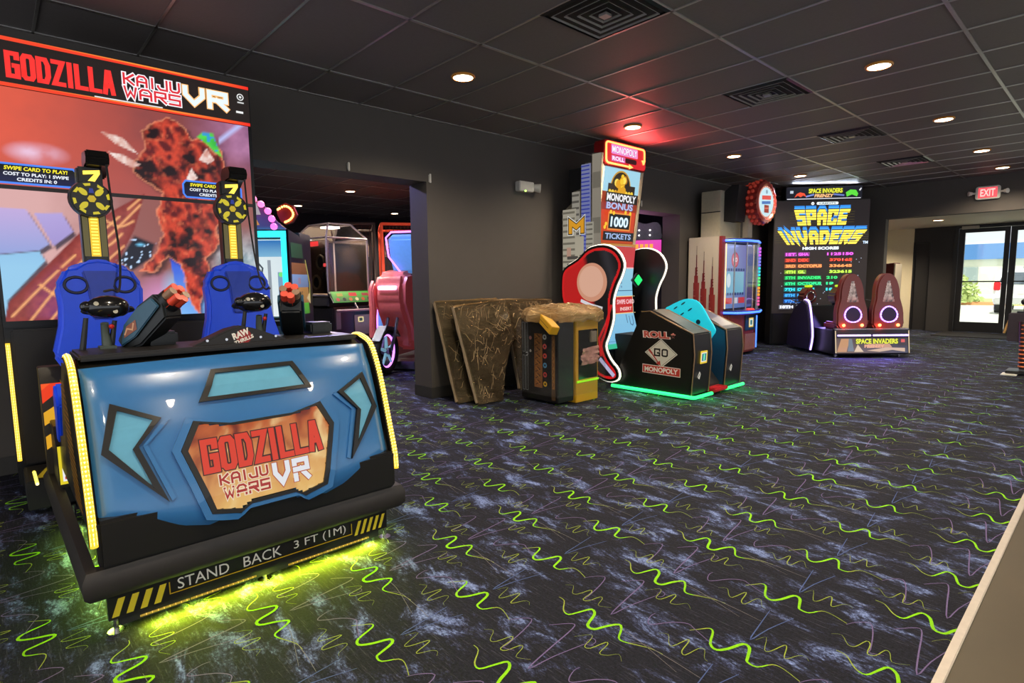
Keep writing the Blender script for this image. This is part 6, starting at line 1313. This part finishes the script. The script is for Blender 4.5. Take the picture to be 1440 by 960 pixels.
    ar.text('25', .16, 1.11, .1, c(110, 84, 60), .03); ar.text('50', .16, .94, .09, c(220, 240, 200), .03); ar.text('10', .1, 1.3, .08, c(190, 130, 130), .03); ar.poly([(.36, 1.12), (.5, 1.2), (.5, 1.04)], c(230, 200, 150)); ar.line([(.48, 1.1), (.5, 1.3), (.36, 1.6)], .02, c(235, 225, 120))
    ar.done('side_print', attr_mat('side_lit', .3, .5), t, label='striped side print with numbers')
claw()
def cage():
    t = thing('cage_game', 'clear hexagonal cage game on a black base with green lit panel', 'arcade machine', (-8.5, 4.0, 0), 98)
    c = lin; FRM = mat('cage_frame', lin(150, 140, 140), .4, .5); TINT = glass_mat('smoky_glass', (.72, .68, .68), .0, .12)
    w_, d0, d1 = .36, -.42, .48
    base = [(-w_, d0), (w_, d0), (w_, d1), (-w_, d1)]
    build('base', MB().prism([(-w_, d0-.1), (w_, d0-.1), (w_, d1), (-w_, d1)], 'z', .03, .95), BLACK, t, bevel=.02)
    build('base_shoulder', MB().prism([(-w_-.02, .95), (w_+.02, .95), (w_, 1.12), (-w_, 1.12)], 'y', d0, d1, fn=lambda q: q), BLACKM, t, bevel=.02)
    Z0, Z1, Z2 = 1.12, 1.98, 2.2
    ins = [(-w_*.55, d0+.18), (w_*.55, d0+.18), (w_*.55, d1-.18), (-w_*.55, d1-.18)]
    def bar(a, b): return MB().tube([a, b], .016, 6)
    for k in range(4):
        a, b = base[k], base[(k+1) % 4]; p, q = ins[k], ins[(k+1) % 4]
        build('frame_bar', MB().tube([(*a, Z0), (*a, Z1), (*p, Z2), (*q, Z2)], .016, 6).tube([(*a, Z1), (*b, Z1)], .016, 6).tube([(*a, Z0), (*b, Z0)], .016, 6), FRM, t, smooth=True)
        build('glass_pane', MB().add([(*a, Z0), (*b, Z0), (*b, Z1), (*a, Z1)], [(0, 1, 2, 3)]).add([(*a, Z1), (*b, Z1), (*q, Z2), (*p, Z2)], [(0, 1, 2, 3)]), TINT, t, recalc=False)
    build('inner_floor', MB().box(-w_+.03, w_-.03, d0+.05, d1-.03, 1.12, 1.14), mat('inner_tan', lin(96, 84, 66), .5, nz=.3), t)
    # target board on the left side
    build('target_board', MB().box(-w_+.05, -w_+.08, d0+.06, d1-.04, 1.15, 1.95), mat('target_tan', lin(120, 100, 84), .45, nz=.25), t)
    for y, z in ((-.18, 1.62), (-.05, 1.32), (.25, 1.75)):
        build('target_ring', MB().tube([(-w_+.045, y+.1*math.cos(a), z+.1*math.sin(a)) for a in [i*math.pi/10 for i in range(20)]], .02, 6, True), mat('ring_tan', lin(190, 170, 140), .4), t, smooth=True)
        build('target_hole', MB().cyl((-w_+.05, y, z), (-w_+.043, y, z), .085, n=16), BLACKM, t)
    for y, z in ((.1, 1.72), (.1, 1.36), (-.3, 1.74), (-.3, 1.38)): build('corner_plate', MB().box(-w_+.04, -w_+.05, y, y+.09, z, z+.1), mat('plate_bone', lin(190, 180, 160), .4), t)
    ar = Art((-w_-.003, 0, 0), (0, -1, 0), (0, 0, 1), .001); ar.rect(-.25, .05, 1.95, 1.965, c(235, 235, 245)); ar.rect(-.05, .22, 1.86, 1.93, c(220, 50, 50)); ar.rect(.33, .4, 1.55, 1.6, c(200, 60, 60)); ar.done('red_display', attr_mat('red_led_face', .3, .9), t)
    build('added_cage_lamp', MB().box(-.1, .1, -.1, .12, 2.15, 2.18), mat('added_cage_lamp_lit', (1, .9, .75), .4, emit=3), t)  # unseen lamp added to brighten the inside of the cage
    pn = build('control_panel', MB().prism([(d0-.14, 1.02), (d0-.12, 1.0), (d0, 1.16), (d0-.02, 1.18)], 'x', -w_-.02, w_+.02), BLACK, t)
    Uv = Vector((0, .1, .165)).normalized()
    ar = Art((0, d0-.145, 1.02), (1, 0, 0), Uv, .001); ar.rect(-.36, .36, .0, .19, c(70, 170, 50)); ar.poly([(-.34, .01), (.34, .01), (.34, .17), (-.34, .17)], [c(60, 90, 50), c(80, 100, 60), c(90, 190, 60), c(110, 200, 70)])
    for k, col in ((-.28, (200, 60, 50)), (-.17, (30, 30, 30)), (-.06, (210, 120, 60)), (.05, (235, 215, 150)), (.16, (200, 90, 50)), (.27, (30, 30, 34))): ar.disc(k, .05, .03, c(*col), 14)
    ar.rect(-.07, .07, .1, .16, c(225, 40, 50)); ar.rect(-.28, -.18, .1, .15, c(190, 160, 60)); ar.rect(.16, .28, .1, .15, c(170, 60, 60)); ar.done('panel_print', attr_mat('panel_green', .3, .7), pn, label='green lit control print')
    build('push_bar', MB().tube([(-w_-.02, d0-.22, .9), (w_+.1, d0-.22, .9)], .02, 8).tube([(0, d0-.22, .9), (0, d0-.12, 1.02)], .014, 6), FRM, t, smooth=True)
    build('coin_door', MB().box(.0, .3, d0-.115, d0-.1, .52, .82), mat('coin_taupe', lin(140, 130, 118), .4), t, bevel=.004)
    ar = Art((0, d0-.1165, 0), (1, 0, 0), (0, 0, 1), .0008); ar.poly(rrect(.06, .16, .71, .79, .01), c(245, 225, 160)); ar.rect(.08, .14, .725, .775, c(60, 70, 60)); ar.done('reader', attr_mat('reader_lit', .3, .7), t)
    build('coin_slot', MB().box(-.32, -.24, d0-.115, d0-.1, .62, .88), mat('slot_steel', lin(120, 120, 124), .3, .5), t, bevel=.004)
light('AREA', (-8.45, 3.95, 2.1), 45, (1, .85, .7), .3, aim=(.1, -.2, -1))  # added light that goes with the unseen lamp in the cage
cage()
def hoops(x, y, rz, label, FM=None):
    t = thing('basketball_game', label, 'arcade machine', (x, y, 0), rz, 'basketball games in the back room')
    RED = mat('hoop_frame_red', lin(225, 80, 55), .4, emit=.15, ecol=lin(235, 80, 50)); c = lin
    build('base', MB().prism([(-1.2, .05), (.9, .05), (.9, 1.3), (-1.2, .8)], 'x', -.34, .34), mat('hoop_base', lin(80, 34, 32), .5), t, bevel=.01)
    f = MB()
    for s in (-.34, .34): f.tube([(s, -1.15, .8), (s, -.55, 2.36), (s, .88, 2.36), (s, .88, 1.3)], .028, 6)
    f.tube([(-.34, -.55, 2.36), (.34, -.55, 2.36)], .028, 6).tube([(-.34, .88, 2.36), (.34, .88, 2.36)], .028, 6)
    build('frame', f, FM or RED, t, smooth=True)
    build('backboard', MB().prism([(-.25, 1.82), (.25, 1.82), (.25, 2.02)]+[(.25*math.cos(a), 2.02+.24*math.sin(a)) for a in [i*math.pi/10 for i in range(1, 10)]]+[(-.25, 2.02)], 'y', .6, .64), mat('backboard_grey', lin(190, 160, 150), .4), t, bevel=.006)
    ar = Art((0, .599, 0), (1, 0, 0), (0, 0, 1), .001); ar.poly([(-.21, 1.85), (.21, 1.85), (.18, 2.0), (-.18, 2.0)], c(150, 60, 50)); ar.rect(-.13, .13, 2.03, 2.17, c(110, 70, 66)); ar.done('backboard_print', PRINT, t)
    build('rim', MB().tube([(.2*math.cos(a), .38+.2*math.sin(a), 1.85) for a in [i*math.pi/10 for i in range(20)]], .012, 6, True), RED, t, smooth=True)
    m = MB()
    for k in range(11): a = -.33+.066*k; m.tube([(a, -.55, 2.35), (a, -.95, 1.2)], .004, 4)
    for k in range(7): z = 2.3-.17*k; y_ = -.55-.32*(2.35-z); m.tube([(-.33, y_, z), (.33, y_, z)], .004, 4)
    build('net', m, mat('net_dark', lin(90, 50, 46), .6), t)
hoops(-9.95, 5.16, 62, 'dark framed basketball game seen through the clear cage', mat('hoop_frame_dark', lin(70, 58, 56), .4))
hoops(-9.57, 5.88, 62, 'red framed basketball game beside the grey pillar, behind the pink bike')
def bike():
    t = thing('motorbike_ride', 'pink motorbike ride with neon wheel, half hidden by the grey pillar', 'arcade ride', (-7.22, 4.22, 0), 33)
    # local x runs forward to the left of the picture: heading is -y in local frame
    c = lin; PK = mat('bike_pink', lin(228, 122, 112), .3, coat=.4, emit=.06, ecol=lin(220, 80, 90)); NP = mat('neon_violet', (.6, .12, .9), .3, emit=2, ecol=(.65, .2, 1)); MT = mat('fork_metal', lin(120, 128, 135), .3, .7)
    wc = (0, -.1, .33)
    circ = lambda r, n=28: [(wc[0], wc[1]+r*math.cos(i*2*math.pi/n), wc[2]+r*math.sin(i*2*math.pi/n)) for i in range(n)]
    build('tyre', MB().tube(circ(.285), .05, 10, True), mat('tyre', (.02, .02, .02), .7), t, smooth=True)
    build('neon_ring', MB().tube(circ(.235), .017, 6, True), NP, t, smooth=True)
    m = MB()
    for k in range(5): a = R(72*k+20); m.tube([(wc[0], wc[1], wc[2]), (wc[0], wc[1]+.23*math.cos(a), wc[2]+.23*math.sin(a))], [.03, .016], 6)
    build('spokes', m, mat('spoke_cyan', lin(140, 200, 215), .3, .3, emit=.3), t, smooth=True); build('hub', MB().cyl((-.06, wc[1], wc[2]), (.06, wc[1], wc[2]), .05, n=14), MT, t, smooth=True)
    for s in (-.075, .075): build('fork', MB().tube([(s, -.1, .33), (s, .22, .95), (s, .3, 1.1)], .024, 8), MT, t, smooth=True)
    build('fender', MB().prism([(-.42, .5), (-.2, .70), (.1, .66), (.25, .5), (.15, .62), (-.15, .64)], 'x', -.07, .07), MT, t, bevel=.008)
    build('base', MB().box(-.3, .3, .2, 1.6, .02, .14), MT, t, bevel=.01)
    build('fairing', MB().prism([(.0, 1.0), (.02, 1.3), (.12, 1.45), (.5, 1.5), (.7, 1.35), (.62, .95), (.45, .45), (.3, .3), (.25, .6), (.12, .8)], 'x', -.24, .24), PK, t, bevel=.07, seg=3)
    build('lower_fairing', MB().prism([(-.04, 1.2), (.06, 1.35), (.1, .9), (.02, .55), (-.06, .5), (-.02, .9)], 'x', -.30, -.22), PK, t, bevel=.02)
    build('headlamp', MB().prism(rrect(-.14, .14, 1.2, 1.26, .025), 'y', -.035, .04, fn=lambda q: (q[0], q[1], q[2])), mat('lamp_lilac', (.8, .6, .95), .3, emit=1.2, ecol=(.8, .6, 1)), t)
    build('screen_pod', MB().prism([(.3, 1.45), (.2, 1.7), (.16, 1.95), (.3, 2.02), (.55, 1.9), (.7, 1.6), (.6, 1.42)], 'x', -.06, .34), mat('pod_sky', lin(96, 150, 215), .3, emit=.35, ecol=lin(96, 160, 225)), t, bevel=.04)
    build('pod_neon', MB().tube([(.12, .25, 1.42), (-.06, .19, 1.68), (-.075, .15, 1.95), (.0, .17, 2.03), (.34, .17, 2.03)], .014, 6), NP, t, smooth=True)
    build('side_pod', MB().prism([(.3, .9), (.55, 1.0), (.62, .6), (.45, .4), (.3, .55)], 'x', -.33, -.24), mat('pod_sky', lin(96, 150, 215), .3), t, bevel=.02)
    build('side_neon', MB().tube([(-.335, .3, .9), (-.335, .29, .55), (-.335, .45, .38)], .012, 6), NP, t, smooth=True)
    build('seat', MB().prism([(.7, .95), (1.0, .8), (1.5, .85), (1.6, 1.0), (1.5, .7), (.8, .6)], 'x', -.16, .16), BLACK, t, bevel=.03)
    build('tail', MB().prism([(.6, .6), (1.5, .7), (1.55, .3), (.7, .25)], 'x', -.18, .18), PK, t, bevel=.04)
    for s in (-1, 1): build('handlebar', MB().tube([(s*.1, .35, 1.42), (s*.34, .5, 1.4)], .018, 8), BLACK, t, smooth=True)
bike()
t = thing('added_violet_light', 'added unseen violet ceiling light in the back room, above the pink bike', 'ceiling light', (-7.0, 3.2, 3.0))  # unseen lamp added to tint the pillar and back room violet
build('housing', MB().box(-7.15, -6.85, 3.05, 3.35, 2.98, 3.04), BLACK, t, bevel=.01)
light('AREA', (-7.0, 3.2, 2.97), 60, (.5, .45, 1), .25, t, aim=(.25, .1, -1))
def pink_game():
    t = thing('pink_game', 'grey and pink topped game glimpsed through the far opening', 'arcade machine', (-6.0, 8.8, 0), 35)
    c = lin
    build('body', MB().box(-.3, .3, .0, .5, .02, 1.85), mat('pink_body', lin(60, 46, 60), .4), t, bevel=.01)
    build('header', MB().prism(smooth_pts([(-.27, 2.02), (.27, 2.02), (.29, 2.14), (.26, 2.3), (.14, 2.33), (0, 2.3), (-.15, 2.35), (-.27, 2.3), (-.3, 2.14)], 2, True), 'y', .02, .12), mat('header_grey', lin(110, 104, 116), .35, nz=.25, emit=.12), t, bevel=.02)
    for x, z in ((-.1, 2.1), (-.1, 2.19), (.09, 2.1), (.09, 2.19)): build('bulb', MB().ball((x, .01, z), .014, 8), mat('bulb_white', (1, .95, .9), .3, emit=3), t)
    sg = build('sign', MB().box(-.3, .3, -.02, .1, 1.74, 2.02), mat('sign_pink_body', lin(150, 50, 110), .4), t, bevel=.006)
    ar = Art((0, -.0205, 0), (1, 0, 0), (0, 0, 1), .001); ar.poly([(-.29, 1.75), (.29, 1.75), (.29, 2.01), (-.29, 2.01)], [c(235, 90, 110), c(225, 60, 150), c(225, 70, 190), c(235, 80, 170)])
    for k in range(4): ar.rect(-.17+.085*k, -.11+.085*k, 1.86, 1.94, c(250, 170, 70))
    ar.done('sign_face', attr_mat('pink_lit', .3, .8), sg, label='glowing pink sign with orange blocks')
    build('side_strip', MB().box(-.35, -.325, .0, .05, .6, 2.3), mat('strip_bone', lin(190, 170, 130), .4), t)
    light('AREA', (-6.0, 8.1, 2.0), 5, (1, .45, .85), .5, aim=(.3, -.2, 1))
pink_game()
